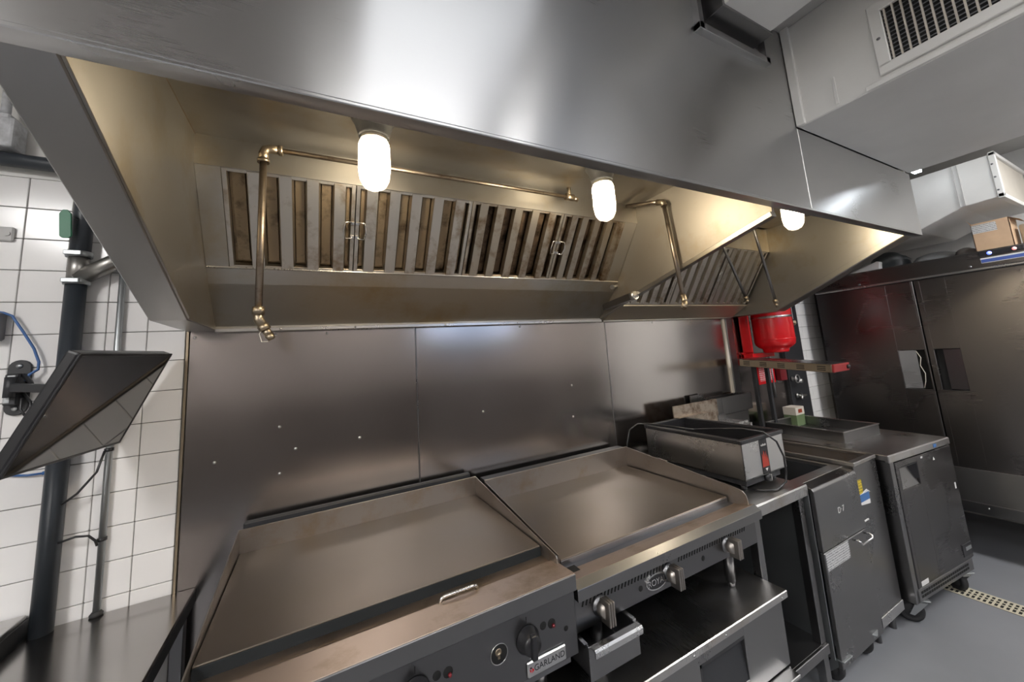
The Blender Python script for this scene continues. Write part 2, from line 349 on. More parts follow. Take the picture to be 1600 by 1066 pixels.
# inner lining on the left end panel, warm greasy steel
B().prism('x', [(-0.004, 1.793), (-0.385, 1.793), (-1.135, 2.127), (-1.135, 2.40), (-0.004, 2.40)], H0 - 0.001, H0 + 0.002).build('end_lining', ST_HOOD, hood)
B().prism('x', [(0.0, 1.80), (-0.03, 1.80), (-0.32, 1.885), (-1.137, 2.085), (-1.137, 2.40), (0.0, 2.40)], H1 - 0.008, H1 + 0.008).build('partition', ST_PART, hood)
b = B(); bar(b, (H1, -0.03, 1.808), (H1, -0.32, 1.893), 0.03, 0.014); bar(b, (H1, -0.32, 1.893), (H1, -1.137, 2.093), 0.034, 0.022, 0.002); b.build('partition_hem', ST_HOOD, hood)
B().box(H0, H2, -1.166, -0.42, 2.40, 2.406).build('inner_ceiling', ST_HOOD, hood)
B().box(H0, H1 - 0.008, -0.430, -0.424, 2.296, 2.402, 0.001).build('rear_strip', ST_HOOD, hood)
B().box(H1 + 0.008, H2, -0.404, -0.398, 2.226, 2.402, 0.001).build('rear_strip', ST_HOOD, hood)
B().box(H0, H2, -0.012, -0.004, 1.80, 2.402).build('plenum_back', ST_GREASE, hood)
B().prism('x', [(-0.218, 2.004), (-0.176, 1.95), (-0.028, 1.804), (-0.028, 1.79), (-0.004, 1.79), (-0.004, 1.992), (-0.20, 2.004)], H0, H1 - 0.008, 0.0015).build('grease_trough', ST_HOOD, hood)
b = B(); b.box(H0 + 0.004, H1 - 0.008, -0.224, -0.205, 2.0, 2.006, 0.001); b.build('trough_edge', ST_BR, hood)
B().prism('x', [(-0.172, 1.870), (-0.172, 1.862), (-0.045, 1.79), (-0.004, 1.79), (-0.004, 1.868)], H1 + 0.008, H2, 0.0015).build('grease_trough', steel('trough_lamplit_steel', (0.60, 0.54, 0.44), 0.45, (4, 90, 90), 0.05, 0.005), hood)  # bulb light on this trough is put into the lighter tan steel
b = B().box(H0 + 0.002, H1 - 0.01, -0.040, -0.004, 1.781, 1.795, 0.0015); lip = b.build('rear_lip', ST_BR, hood)
for x in (0.3, 0.587, 1.007, 1.42, 1.85):
    b = B(); rivet(b, x, 1.789, -0.040, 0.005); b.build('screw', ST_BR, lip)
B().box(H1 + 0.01, H2, -0.034, -0.004, 1.781, 1.793, 0.0015).build('rear_lip', ST_HOOD, hood)
# sensor boxes at the foot of the partition
b = B(); bar(b, (2.005, -0.10, 1.865), (2.005, -0.36, 1.895), 0.034, 0.040, 0.003); b.build('sensor_box', ST, hood)
b = B(); b.cyl((2.005, -0.345, 1.893), (2.005, -0.372, 1.896), 0.026, 0.024, 16); b.build('sensor_cap', ST_BR, hood)
b = B(); b.cyl((2.024, -0.205, 1.98), (1.985, -0.215, 1.972), 0.012, 0.010, 14); b.cyl((1.985, -0.215, 1.972), (1.975, -0.218, 1.970), 0.014, 0.014, 14); b.build('pipe_plug', ST_BR, hood)

# ---- baffle filters, each lifts out of the hood
def bank(A, Bp):
    dy, dz = Bp[0] - A[0], Bp[1] - A[1]; L = math.hypot(dy, dz); t = (dy / L, dz / L); n = (t[1], -t[0])
    if n[1] > 0: n = (-n[0], -n[1])
    M = Matrix(((1, 0, 0, 0), (0, t[0], n[0], A[0]), (0, t[1], n[1], A[1]), (0, 0, 0, 1)))   # local (x, along slope, out of the filter)
    return M, L
def baffle_filter(x0, x1, ridges, A, Bp, label, hx=None, rw=0.04, group=None, FM=None, GM=None):
    FM = FM or ST_FILT; GM = GM or ST_GREASE
    M, L = bank(A, Bp); base = M @ Vector(((x0 + x1) / 2, L, -0.02))
    r = thing('baffle_filter', label, 'filter', base, 0, group)
    e = 0.014
    f = B()
    f.box(x0, x0 + e, 0.004, L - 0.004, -0.03, 0.004, 0.001); f.box(x1 - e, x1, 0.004, L - 0.004, -0.03, 0.004, 0.001)
    f.box(x0, x1, 0.0, e, -0.03, 0.002, 0.001); f.box(x0, x1, L - e, L, -0.03, 0.002, 0.001)
    f.xf(M); f.build('frame', FM, r)
    q = B().box(x0 + e, x1 - e, e, L - e, -0.04, -0.036); q.xf(M); q.build('back_sheet', GM, r)
    xs = list(ridges)
    for i, x in enumerate(xs):
        # front channel: face with two raked flanges
        q = B(); y0, y1 = 0.006, L - 0.008
        pr = [(x - 0.006, -0.016), (x, 0.008), (x + rw, 0.008), (x + rw + 0.006, -0.016), (x + rw + 0.004, -0.016), (x + rw - 0.002, 0.0062), (x + 0.002, 0.0062), (x - 0.004, -0.016)]
        q.prism('y', pr, y0, y1); q.xf(M); q.build('baffle', FM, r)
    gaps = []
    prev = x0 + e
    for x in xs + [x1 - e]:
        if x - prev > 0.02: gaps.append((prev, x))
        prev = x + rw
    for a, c in gaps:
        q = B(); m = (a + c) / 2; w = min(0.022, (c - a) * 0.35)
        q.prism('y', [(m - w, -0.034), (m - w + 0.002, -0.024), (m + w - 0.002, -0.024), (m + w, -0.034)], e, L - e - 0.012); q.xf(M); q.build('rear_baffle', GM, r)
    for h, d in (hx or []):
        ym = L * 0.49; z = 0.012
        pts = [(h, ym - 0.022, 0.006), (h + d * 0.004, ym - 0.034, z), (h + d * 0.026, ym - 0.033, z + 0.006), (h + d * 0.032, ym, z + 0.010), (h + d * 0.026, ym + 0.033, z + 0.006), (h + d * 0.004, ym + 0.034, z), (h, ym + 0.022, 0.006)]
        q = B().tube(pts, 0.0028, 8); q.xf(M); hd = q.build('handle', ST_BR, r, label='bent wire handle')
        for yo in (-0.028, 0.028):
            q = B(); q.box(h - 0.007, h + 0.007, ym + yo - 0.006, ym + yo + 0.006, 0.003, 0.011, 0.001); q.xf(M); q.build('bracket', ST_BR, hd)
    return r
A1, B1 = (-0.426, 2.300), (-0.215, 2.002)
M1, L1 = bank(A1, B1)
q = B().box(H0 + 0.002, 0.150, 0, L1, -0.004, 0.003, 0.001); q.xf(M1); q.build('filler_strip', ST_HOOD, hood)
q = B().box(1.937, H1 - 0.01, 0, L1, -0.004, 0.003, 0.001); q.xf(M1); q.build('filler_strip', ST_HOOD, hood)
G1 = 'baffle filters in the hood'
baffle_filter(0.151, 0.5635, [0.222, 0.314, 0.400, 0.490], A1, B1, 'baffle filter beside the hood end panel over the left griddle', [(0.556, -1)], 0.038, G1)
baffle_filter(0.5665, 1.0385, [0.604, 0.690, 0.776, 0.868, 0.962], A1, B1, 'baffle filter with handle behind the first hood lamp', [(0.574, 1)], 0.040, G1)
baffle_filter(1.0415, 1.5265, [1.077, 1.160, 1.252, 1.344, 1.440], A1, B1, 'dark streaked baffle filter between the two lamps of the long hood bay', [(1.519, -1)], 0.038, G1, ST_FILT_D, ST_GREASE_D)
baffle_filter(1.5295, 1.936, [1.578, 1.645, 1.728, 1.812, 1.880], A1, B1, 'baffle filter against the hood partition above the right griddle', [(1.537, 1)], 0.036, G1, ST_FILT_D, ST_GREASE_D)
A2, B2 = (-0.400, 2.230), (-0.168, 1.874)
for i, (xa, xb) in enumerate(((2.045, 2.475), (2.478, 2.908), (2.911, 3.34))):
    nr = 5; p = (xb - xa - 0.03) / nr
    lab = ['baffle filter behind the hood partition, end one of the short bay', 'middle baffle filter of the short hood bay over the fryer', 'baffle filter at the far end panel of the short hood bay'][i]
    baffle_filter(xa, xb, [xa + 0.022 + k * p for k in range(nr)], A2, B2, lab, [(xb - 0.008, -1)] if i < 2 else None, p * 0.56, G1, ST_FILT, ST_GREASE_D)

# ---- hood lamps
EM_BULB = emit('lamp_filament', (1.0, 0.84, 0.60), BULB_E)
def frosted(name):
    m = bpy.data.materials.new(name); m.use_nodes = True; t = m.node_tree; N = t.nodes; L = t.links
    for n in list(N): N.remove(n)
    o = N.new('ShaderNodeOutputMaterial'); tr = N.new('ShaderNodeBsdfTransparent'); tl = N.new('ShaderNodeBsdfTranslucent'); tl.inputs[0].default_value = (0.9, 0.88, 0.84, 1)
    mx = N.new('ShaderNodeMixShader'); mx.inputs[0].default_value = 0.2; L.new(tr.outputs[0], mx.inputs[1]); L.new(tl.outputs[0], mx.inputs[2])
    gl = N.new('ShaderNodeBsdfGlossy'); gl.inputs['Roughness'].default_value = 0.1; m2 = N.new('ShaderNodeMixShader'); m2.inputs[0].default_value = 0.06
    L.new(mx.outputs[0], m2.inputs[1]); L.new(gl.outputs[0], m2.inputs[2]); L.new(m2.outputs[0], o.inputs[0]); return m
GLASS = frosted('jar_glass')
def hood_lamp(x, y, label, zc=2.40):
    r = thing('hood_lamp', label, 'lamp', (x, y, zc), 0, 'jar lamps under the hood ceiling')
    B().lathe([(0.0, 0.0), (0.068, 0.0), (0.070, -0.006), (0.058, -0.028), (0.047, -0.066), (0.046, -0.074), (0.0, -0.074)], (x, y, zc)).build('socket', plain('socket_grey', (0.10, 0.10, 0.10), 0.5), r)
    B().lathe([(0.040, -0.070), (0.041, -0.084), (0.041, -0.086)], (x, y, zc)).build('screw_ring', CREAM, r)
    B().lathe([(0.040, -0.080), (0.047, -0.10), (0.048, -0.18), (0.044, -0.215), (0.032, -0.238), (0.014, -0.248), (0.0, -0.249)], (x, y, zc)).build('glass_jar', GLASS, r)
    B().lathe([(0.0, -0.072), (0.013, -0.072), (0.014, -0.105), (0.022, -0.130), (0.029, -0.155), (0.030, -0.170), (0.026, -0.190), (0.014, -0.203), (0.0, -0.206)], (x, y, zc)).build('bulb', EM_BULB, r, label='lit warm bulb')
hood_lamp(0.592, -0.728, 'lit jar lamp in hood above left griddle beside sprinkler elbow pipe')
hood_lamp(1.520, -0.734, 'lit jar lamp in hood above right griddle near the partition')
hood_lamp(2.615, -0.935, 'lit jar lamp half hidden by the hood front lip over the fryer')

# ---- fire suppression pipes
def elbow(b, p, r): b.lathe([(0, -r), (r * 0.7, -r * 0.7), (r, 0), (r * 0.7, r * 0.7), (0, r)], p, 'z', 16)
sp = thing('suppression_pipe', 'long suppression pipe with elbow and nozzle over left griddle', 'pipe', (0.275, -0.5, 1.7), 0, 'fire suppression drops')
B().tube([(1.50, -0.5, 2.352), (0.30, -0.5, 2.350)], 0.0085).build('cross_pipe', PIPE, sp)
b = B(); b.tube([(0.325, -0.5, 2.350), (0.295, -0.5, 2.350), (0.281, -0.5, 2.345), (0.276, -0.5, 2.330), (0.276, -0.5, 2.30)], 0.0145, 14); b.cyl((0.33, -0.5, 2.35), (0.318, -0.5, 2.35), 0.0175); b.cyl((0.276, -0.5, 2.298), (0.276, -0.5, 2.31), 0.0175); b.build('elbow', BRASS, sp)
B().tube([(0.276, -0.5, 2.31), (0.2735, -0.5, 1.80)], 0.0105, 12).build('drop_pipe', PIPE, sp)
b = B(); b.cyl((0.2735, -0.5, 1.815), (0.2735, -0.5, 1.79), 0.017); b.tube([(0.2735, -0.5, 1.80), (0.275, -0.5, 1.775), (0.287, -0.5, 1.755)], 0.014, 12); b.build('elbow', BRASS, sp)
b = B(); b.cyl((0.285, -0.5, 1.758), (0.294, -0.5, 1.742), 0.0165, 0.0165, 6); b.cyl((0.294, -0.5, 1.742), (0.303, -0.5, 1.726), 0.012, 0.012, 16); b.cyl((0.303, -0.5, 1.726), (0.311, -0.5, 1.712), 0.0135, 0.010, 16); nz = b.build('nozzle', BRASS, sp)
B().tube([(0.287, -0.5, 1.75), (0.278, -0.505, 1.73), (0.285, -0.51, 1.705), (0.302, -0.51, 1.705)], 0.0013, 6).build('cap_strap', CREAM, nz)
b = B(); b.cyl((1.49, -0.5, 2.352), (1.535, -0.5, 2.352), 0.017, 0.017, 8); b.cyl((1.535, -0.5, 2.352), (1.56, -0.5, 2.345), 0.011); b.cyl((1.512, -0.5, 2.352), (1.512, -0.5, 2.402), 0.010); b.build('tee', BRASS, sp)

sp = thing('suppression_pipe', 'slanted suppression pipe in front of the hood partition', 'pipe', (1.98, -0.70, 1.79), 0, 'fire suppression drops')
b = B(); b.tube([(1.945, -0.44, 2.385), (1.965, -0.60, 2.345), (1.975, -0.645, 2.332)], 0.011, 12); b.build('cross_pipe', PIPE, sp)
b = B(); b.tube([(1.972, -0.625, 2.337), (1.98, -0.655, 2.327), (1.981, -0.662, 2.305)], 0.0165, 12); b.build('elbow', BRASS, sp)
B().tube([(1.981, -0.66, 2.31), (1.985, -0.70, 1.835)], 0.0105, 12).build('drop_pipe', PIPE, sp)
b = B(); b.tube([(1.985, -0.699, 1.84), (1.985, -0.703, 1.815), (1.970, -0.715, 1.80)], 0.014, 12); b.cyl((1.970, -0.715, 1.80), (1.952, -0.722, 1.772), 0.015, 0.012); nz = b.build('nozzle', BRASS, sp)
B().tube([(1.965, -0.72, 1.795), (1.945, -0.725, 1.80), (1.930, -0.727, 1.78), (1.945, -0.727, 1.762)], 0.0013, 6).build('cap_strap', PIPE, nz)

sp = thing('suppression_pipe', 'short slanted suppression pipe before the short bay filters', 'pipe', (2.99, -0.40, 1.84), 0, 'fire suppression drops')
B().tube([(2.755, -0.40, 2.40), (2.83, -0.40, 2.211), (2.985, -0.40, 1.885)], 0.0095, 12).build('drop_pipe', ST, sp)
b = B(); b.cyl((2.981, -0.40, 1.893), (2.990, -0.40, 1.872), 0.0155, 0.0155, 8); b.cyl((2.990, -0.40, 1.872), (2.999, -0.40, 1.850), 0.012, 0.009); b.build('nozzle', BRASS, sp)
sp = thing('suppression_pipe', 'suppression pipe with nozzle beside the far hood end panel', 'pipe', (3.15, -0.5, 1.80), 0, 'fire suppression drops')
B().tube([(3.012, -0.5, 2.40), (3.035, -0.5, 2.304), (3.147, -0.5, 1.845)], 0.0095, 12).build('drop_pipe', ST, sp)
b = B(); b.cyl((3.144, -0.5, 1.858), (3.149, -0.5, 1.832), 0.0165, 0.0165, 8); b.cyl((3.149, -0.5, 1.832), (3.155, -0.5, 1.805), 0.012, 0.009); b.build('nozzle', BRASS, sp)

# ---- ducts
d = thing('supply_duct', 'white square duct with steel collar on the hood front', 'duct', (1.85, -1.6, 2.72))
b = B(); b.box(1.70, 1.99, YF + 0.4, -1.25, 2.79, ZC - 0.004, 0.004); b.build('duct_box', WHITE, d)
b = B(); b.box(1.63, 1.655, -1.205, -1.179, 2.72, ZC - 0.004, 0.001); b.box(2.045, 2.07, -1.205, -1.179, 2.72, ZC - 0.004, 0.001); b.box(1.63, 2.07, -1.205, -1.179, 2.717, 2.745, 0.001); b.build('collar', ST_FRONT, d)
b = B(); b.box(1.69, 2.0, -1.26, -1.181, 2.78, ZC - 0.004, 0.002); b.build('duct_neck', ST, d)

d = thing('wall_duct', 'white boxed air duct hanging over the tall refrigerator', 'duct', (4.8, -0.8, 2.3))
b = B(); b.prism('x', [(-1.335, 2.71), (-1.35, 2.415), (-1.17, 2.405), (-0.93, 2.31), (-0.2, 2.31), (-0.2, 2.71)], 4.37, 5.20, 0.004); b.build('duct_box', WHITE, d)
for y in (-1.165, -1.19): B().box(4.364, 4.372, y - 0.002, y + 0.002, 2.41, 2.705).build('seam', CEILM, d)
b = B(); b.box(4.365, 4.395, -1.365, -1.335, 2.41, 2.72, 0.002); b.box(4.365, 5.2, -1.365, -1.338, 2.405, 2.435, 0.002); b.box(4.365, 5.2, -1.365, -1.338, 2.70, 2.725, 0.002); fr = b.build('end_flange', WHITE, d)
B().box(4.41, 5.18, -1.352, -1.335, 2.44, 2.70).build('filter_mat', CREAM, d, label='brown dusty filter mat')
for z in (2.46, 2.55, 2.64):
    b = B(); b.lathe([(0.006, 0), (0.0, -0.004)], (4.365, -1.345, z), 'x', 10); b.build('screw', ST_DARK, fr)

# ---- vent grille in the bulkhead side
g = thing('vent_grille', 'white framed return air grille with dark louvres on the bulkhead', 'vent', (2.245, -1.66, 2.52))
b = B(); y0, y1, z0, z1 = -1.96, -1.467, 2.522, 2.80
b.box(2.236, 2.252, y0, y1, z0, z0 + 0.038, 0.003); b.box(2.236, 2.252, y0, y1, z1 - 0.038, z1, 0.003); b.box(2.236, 2.252, y0, y0 + 0.038, z0 + 0.03, z1 - 0.03, 0.003); b.box(2.236, 2.252, y1 - 0.038, y1, z0 + 0.03, z1 - 0.03, 0.003); b.build('frame', WHITE, g)
B().box(2.2475, 2.2495, y0 + 0.03, y1 - 0.03, z0 + 0.03, z1 - 0.03).build('dark_back', HOLE, g)
n = 0; y = y1 - 0.046
while y > y0 + 0.04:
    B().box(2.238, 2.247, y - 0.0025, y + 0.0025, z0 + 0.036, z1 - 0.036).build('bar', CREAM, g); y -= 0.0225
z = z0 + 0.05
while z < z1 - 0.045:
    B().box(2.2455, 2.2485, y0 + 0.036, y1 - 0.036, z - 0.002, z + 0.002).build('louvre', ST_DARK, g); z += 0.0155
b = B(); b.lathe([(0.006, 0), (0.0, -0.004)], (2.236, y1 - 0.018, 2.66), 'x', 10); b.build('screw', ST_DARK, g)

# ---- ceiling light panels: one known from its hood reflection, the rest added as fill
FILL_PANEL = emit('fill_diffuser', (1.0, 0.985, 0.97), FILL_PANEL_E)
PANEL_DIM = emit('led_diffuser_dim', (0.93, 0.96, 1.0), MIRROR_PANEL_E)
def led_panel(x0, x1, y0, y1, label, mat=FILL_PANEL):
    r = thing('ceiling_light', label, 'light', ((x0 + x1) / 2, (y0 + y1) / 2, ZC - 0.035), 0, 'ceiling light panels')
    f = B(); w = 0.03; z0, z1 = ZC - 0.035, ZC
    f.box(x0, x1, y0, y0 + w, z0, z1, 0.002); f.box(x0, x1, y1 - w, y1, z0, z1, 0.002); f.box(x0, x0 + w, y0 + w, y1 - w, z0, z1, 0.002); f.box(x1 - w, x1, y0 + w, y1 - w, z0, z1, 0.002); f.build('frame', WHITE, r)
    B().box(x0 + w, x1 - w, y0 + w, y1 - w, z0 + 0.008, z0 + 0.014).build('diffuser', mat, r)
led_panel(0.56, 1.22, -2.75, -1.45, 'flush ceiling light panel mirrored in the hood front beside the white duct', PANEL_DIM)
led_panel(0.4, 1.6, -3.75, -3.15, 'added ceiling fill light panel over the aisle facing the griddles', emit('fill_diffuser_aisle', (1.0, 0.985, 0.97), 13.0))
led_panel(2.5 - 0.9, 3.1 - 0.9 + 0.0, -3.1, -2.5, 'added square ceiling fill light panel beside the bulkhead')
led_panel(-1.66, -1.06, -3.3, -2.1, 'added ceiling fill light panel near the left side wall')
led_panel(3.7, 4.3, -3.3, -2.1, 'added ceiling fill light panel between bulkhead and side wall')
SD = emit('strip_diffuser', (0.86, 0.93, 1.0), STRIP_E)
for ya, yb, lab in ((-1.085, -1.025, 'small hanging utility light beside the white wall duct'), (-1.85, -1.68, 'small hanging utility light further along the bulkhead')):
    r = thing('utility_light', lab, 'light', (4.10, (ya + yb) / 2, 2.66))
    B().box(4.05, 4.15, ya, yb, 2.70, 2.725, 0.003).build('housing', WHITE, r)
    B().box(4.06, 4.14, ya + 0.01, yb - 0.01, 2.675, 2.70, 0.003).build('diffuser', SD, r)
    for y in ((ya + yb) / 2,): B().cyl((4.10, y, 2.72), (4.10, y, ZC), 0.005, seg=8).build('hanger', GALV, r)

# high window in the wall behind the camera, seen only as a reflection
win = struct(B().box(1.85, 3.35, YF + 0.001, YF + 0.012, 1.98, 2.62), 'window_1', emit('sky_pane', (0.42, 0.62, 1.0), 1.3))
fb = B(); fb.box(1.80, 3.40, YF + 0.001, YF + 0.03, 1.93, 1.98, 0.003); fb.box(1.80, 3.40, YF + 0.001, YF + 0.03, 2.62, 2.67, 0.003); fb.box(1.80, 1.85, YF + 0.001, YF + 0.03, 1.98, 2.62, 0.003); fb.box(3.35, 3.40, YF + 0.001, YF + 0.03, 1.98, 2.62, 0.003); fb.box(2.58, 2.62, YF + 0.001, YF + 0.03, 1.98, 2.62, 0.003); fb.build('window_frame', WHITE, win)

# ================================================================ COOKING LINE
def caster(parent, x, y, ztop, r=0.058, yaw=0.0, local=False, brake=False):
    M = T(x, y, 0) @ Matrix.Rotation(yaw, 4, 'Z')
    b = B(); b.box(-0.04, 0.04, -0.04, 0.04, ztop - 0.006, ztop, 0.001); b.cyl((0, 0, ztop - 0.02), (0, 0, ztop - 0.006), 0.022)
    for s in (-1, 1): b.prism('x', [(-0.03, ztop - 0.018), (0.02, ztop - 0.018), (0.055, r - 0.012), (0.035, r - 0.016), (0.0, r + 0.02)], s * 0.026 - 0.002, s * 0.026 + 0.002)
    b.cyl((-0.03, 0.04, r), (0.03, 0.04, r), 0.008)
    if brake: b.box(-0.022, 0.022, -0.03, 0.03, 2 * r - 0.012, 2 * r + 0.004, 0.003)
    b.xf(M); c = b.build('caster', GALV, parent, local)
    w = B().lathe([(0.0, -0.016), (r * 0.55, -0.017), (r * 0.62, -0.012), (r * 0.7, -0.017), (r * 0.94, -0.016), (r, -0.009), (r, 0.009), (r * 0.94, 0.016), (r * 0.7, 0.017), (r * 0.62, 0.012), (r * 0.55, 0.017), (0.0, 0.016)], (0, 0.04, r), 'x', 28)
    w.xf(M); w.build('wheel', RUBBER, c, local)

# ---- chef base (refrigerated drawers) that carries both griddles
cb = thing('chef_base', 'low stainless drawer base carrying the two griddles', 'cabinet', (1.12, -0.5, 0))
b = B(); b.box(0.16, 2.097, -0.92, -0.08, 0.572, 0.600, 0.003); top = b.build('top', ST_TOP, cb)
for x in (1.534, 1.702, 2.055, 1.30, 0.9):
    q = B(); rivet(q, x, 0.584, -0.92, 0.004); q.build('screw', ST_BR, top)
B().box(0.18, 2.08, -0.88, -0.09, 0.14, 0.572).build('body', ST_DARK, cb)
def drawer(x0, x1, z0, z1, rx0, rx1, rz1):
    f = B(); yF, yB = -0.903, -0.88; rz0 = z0 + 0.05
    f.box(x0, rx0, yF, yB, z0, z1, 0.002); f.box(rx1, x1, yF, yB, z0, z1, 0.002); f.box(rx0 - 0.003, rx1 + 0.003, yF, yB, rz1, z1, 0.002); f.box(rx0 - 0.003, rx1 + 0.003, yF, yB, z0, rz0, 0.002)
    dr = f.build('drawer', ST, cb)
    f = B(); f.prism('x', [(-0.8815, rz0), (-0.8815, rz1), (-0.882, rz1), (-0.9, rz0)], rx0, rx1); f.build('pull_recess', BLACKM, dr)
    f = B(); f.box(rx0, rx0 + 0.008, yF + 0.001, -0.881, rz0, rz1); f.box(rx0, rx1, yF + 0.001, -0.881, rz1 - 0.010, rz1); f.build('pull_rim', BLACK, dr)
for i in range(2):
    xx = 0.185 + i * 0.95
    drawer(xx, xx + 0.940, 0.335, 0.566, xx + 0.44, xx + 0.685, 0.528)
    drawer(xx, xx + 0.940, 0.145, 0.325, xx + 0.44, xx + 0.685, 0.298)
B().box(0.185, 2.06, -0.945, -0.90, 0.318, 0.330, 0.002).build('drawer_ledge', ST_BR, cb)
for x in (0.28, 1.98):
    for y in (-0.80, -0.2): caster(cb, x, y, 0.14, 0.05)

# ---- left griddle
gr = thing('griddle', 'wide flat-top griddle with black knobs and a nameplate badge', 'griddle', (0.65, -0.45, 0.60))
X0, X1 = 0.190, 1.105
b = B().box(X0, X1, -0.700, -0.086, 0.936, 0.963, 0.002); b.build('plate', PLATE, gr)
B().box(X0, X1, -0.7025, -0.698, 0.930, 0.9595, 0.001).build('plate_edge', PLATE_EDGE, gr)
B().box(X0 - 0.006, X1 + 0.006, -0.087, -0.079, 0.93, 1.044, 0.001).build('rear_splash', SPLASH, gr)
b = B(); b.box(X0 + 0.004, X1 - 0.01, -0.058, -0.03, 0.93, 1.058, 0.006); b.build('flue_riser', BLACKM, gr)
for xa in (X0 - 0.006, X1 + 0.002):
    B().prism('x', [(-0.083, 0.93), (-0.083, 1.044), (-0.795, 0.966), (-0.800, 0.960), (-0.800, 0.93)], xa, xa + 0.004).build('side_splash', SPLASH, gr)
b = B(); b.prism('x', [(-0.698, 0.9315), (-0.748, 0.9325), (-0.765, 0.941), (-0.886, 0.952), (-0.886, 0.945), (-0.698, 0.92)], X0 - 0.004, 1.116, 0.001); b.build('front_ledge', ST_LEDGE, gr)
B().box(X0 - 0.004, 1.116, -0.890, -0.868, 0.906, 0.9505, 0.002).build('front_nose', ST, gr)
b = B().tube([(0.738, -0.765, 0.938), (0.745, -0.766, 0.951), (0.755, -0.766, 0.953), (0.838, -0.766, 0.953), (0.847, -0.766, 0.951), (0.852, -0.765, 0.938)], 0.0045, 10); b.build('scrap_chute_rod', ST_BR, gr)
b = B().box(X0, 1.114, -0.876, -0.85, 0.732, 0.907, 0.002); cp = b.build('control_panel', ST_PANEL, gr)
B().box(X0 + 0.01, 1.10, -0.85, -0.06, 0.70, 0.93).build('body', ST_DARK, gr)
for x in (0.26, 1.03):
    for y in (-0.78, -0.16):
        q = B(); q.cyl((x, y, 0.62), (x, y, 0.705), 0.020, 0.022); q.cyl((x, y, 0.598), (x, y, 0.622), 0.012, 0.018); q.build('leg', ST, gr)
def hole(b, x, z, r, y=-0.876): b.lathe([(0, 0.0), (r, 0.0), (r, -0.0006), (r * 0.98, -0.0008), (0.0, -0.0008)], (x, y, z), 'y', 24)
for kx in (0.949, 0.645, 0.341):
    k = B(); k.lathe([(0.0, 0.0), (0.034, 0.0), (0.035, -0.006), (0.030, -0.012), (0.026, -0.030), (0.024, -0.036), (0.0, -0.037)], (kx, -0.876, 0.832), 'y', 30)
    k.box(kx - 0.0085, kx + 0.0085, -0.922, -0.905, 0.802, 0.862, 0.004, 2); k.build('knob', BLACK, gr)
    q = B(); q.box(kx - 0.001, kx + 0.001, -0.8768, -0.875, 0.872, 0.887); q.build('knob_mark', HOLE, gr)
    q = B(); hole(q, kx + 0.052, 0.846, 0.0105); q.build('pilot_hole', HOLE, gr)
    q = B(); hole(q, kx + 0.080, 0.842, 0.0125); q.build('pilot_hole', HOLE, gr)
    q = B(); q.lathe([(0, 0), (0.005, 0), (0.004, -0.006), (0, -0.007)], (kx + 0.084, -0.877, 0.836), 'y', 12); q.build('igniter', REDD, gr)
    q = B(); hole(q, kx - 0.086, 0.829, 0.0235); ho = q.build('valve_hole', HOLE, gr)
    q = B(); q.lathe([(0.024, -0.0006), (0.0255, -0.002), (0.024, -0.003), (0.0232, -0.002)], (kx - 0.086, -0.876, 0.829), 'y', 28, True); q.build('hole_rim', ST_BR, ho)
    q = B(); q.lathe([(0.0, -0.001), (0.009, -0.001), (0.009, -0.003), (0.005, -0.003), (0.005, -0.002), (0, -0.002)], (kx - 0.088, -0.876, 0.834), 'y', 16); q.box(kx - 0.090, kx - 0.084, -0.879, -0.8765, 0.818, 0.828); q.build('brass_valve', BRASS, ho)
q = B(); hole(q, 1.076, 0.812, 0.007); q.build('pilot_hole', HOLE, gr)
# nameplate
q = B().box(0.941, 1.067, -0.8835, -0.875, 0.739, 0.778, 0.003); npt = q.build('nameplate', ST_BR, gr)
q = B().text('GARLAND', 0.0215, T(1.011, -0.8838, 0.7585) @ FACE_Y, 0.0003, 1.0); q.build('lettering', BLACK, npt)
q = B(); q.prism('y', [(0.953, 0.7635), (0.9605, 0.757), (0.953, 0.7505), (0.955, 0.757)], -0.8842, -0.8830); q.prism('y', [(0.9465, 0.7625), (0.952, 0.757), (0.949, 0.753), (0.9475, 0.757)], -0.8842, -0.8830); q.build('emblem', RED, npt)
q = B(); q.prism('y', [(0.9505, 0.7665), (0.954, 0.7635), (0.9505, 0.7605), (0.947, 0.7635)], -0.8842, -0.8830); q.build('emblem', BLACK, npt)

# ---- right griddle
gr = thing('griddle', 'flat-top griddle with metal knobs, slotted panel and oval badge', 'griddle', (1.6, -0.45, 0.60))
X0, X1 = 1.150, 2.032
B().box(X0, X1, -0.752, -0.112, 0.900, 0.924, 0.002).build('plate', PLATE, gr)
B().box(X0, X1, -0.7545, -0.750, 0.896, 0.920, 0.001).build('plate_edge', ST_DARK, gr)
B().box(X0 - 0.006, 2.045, -0.116, -0.108, 0.89, 1.026, 0.001).build('rear_splash', SPLASH, gr)
B().box(X0, 2.045, -0.108, -0.04, 0.89, 1.022, 0.002).build('flue_riser', BLACKM, gr)
B().prism('x', [(-0.112, 0.89), (-0.112, 1.02), (-0.75, 0.94), (-0.75, 0.89)], X0 - 0.007, X0 - 0.003).build('side_splash', SPLASH, gr)
B().prism('x', [(-0.112, 0.89), (-0.112, 1.028), (-0.80, 0.968), (-0.822, 0.963), (-0.836, 0.952), (-0.842, 0.935), (-0.842, 0.89)], 2.041, 2.046).build('side_splash', SPLASH, gr)
B().prism('x', [(-0.36, 1.004), (-0.42, 0.999), (-0.42, 1.006), (-0.36, 1.011)], 2.039, 2.05).build('splash_clip', SPLASH, gr)
B().prism('x', [(-0.752, 0.8985), (-0.795, 0.901), (-0.858, 0.915), (-0.858, 0.905), (-0.752, 0.885)], 1.122, 2.062, 0.0008).build('front_ledge', ST_LEDGE, gr)
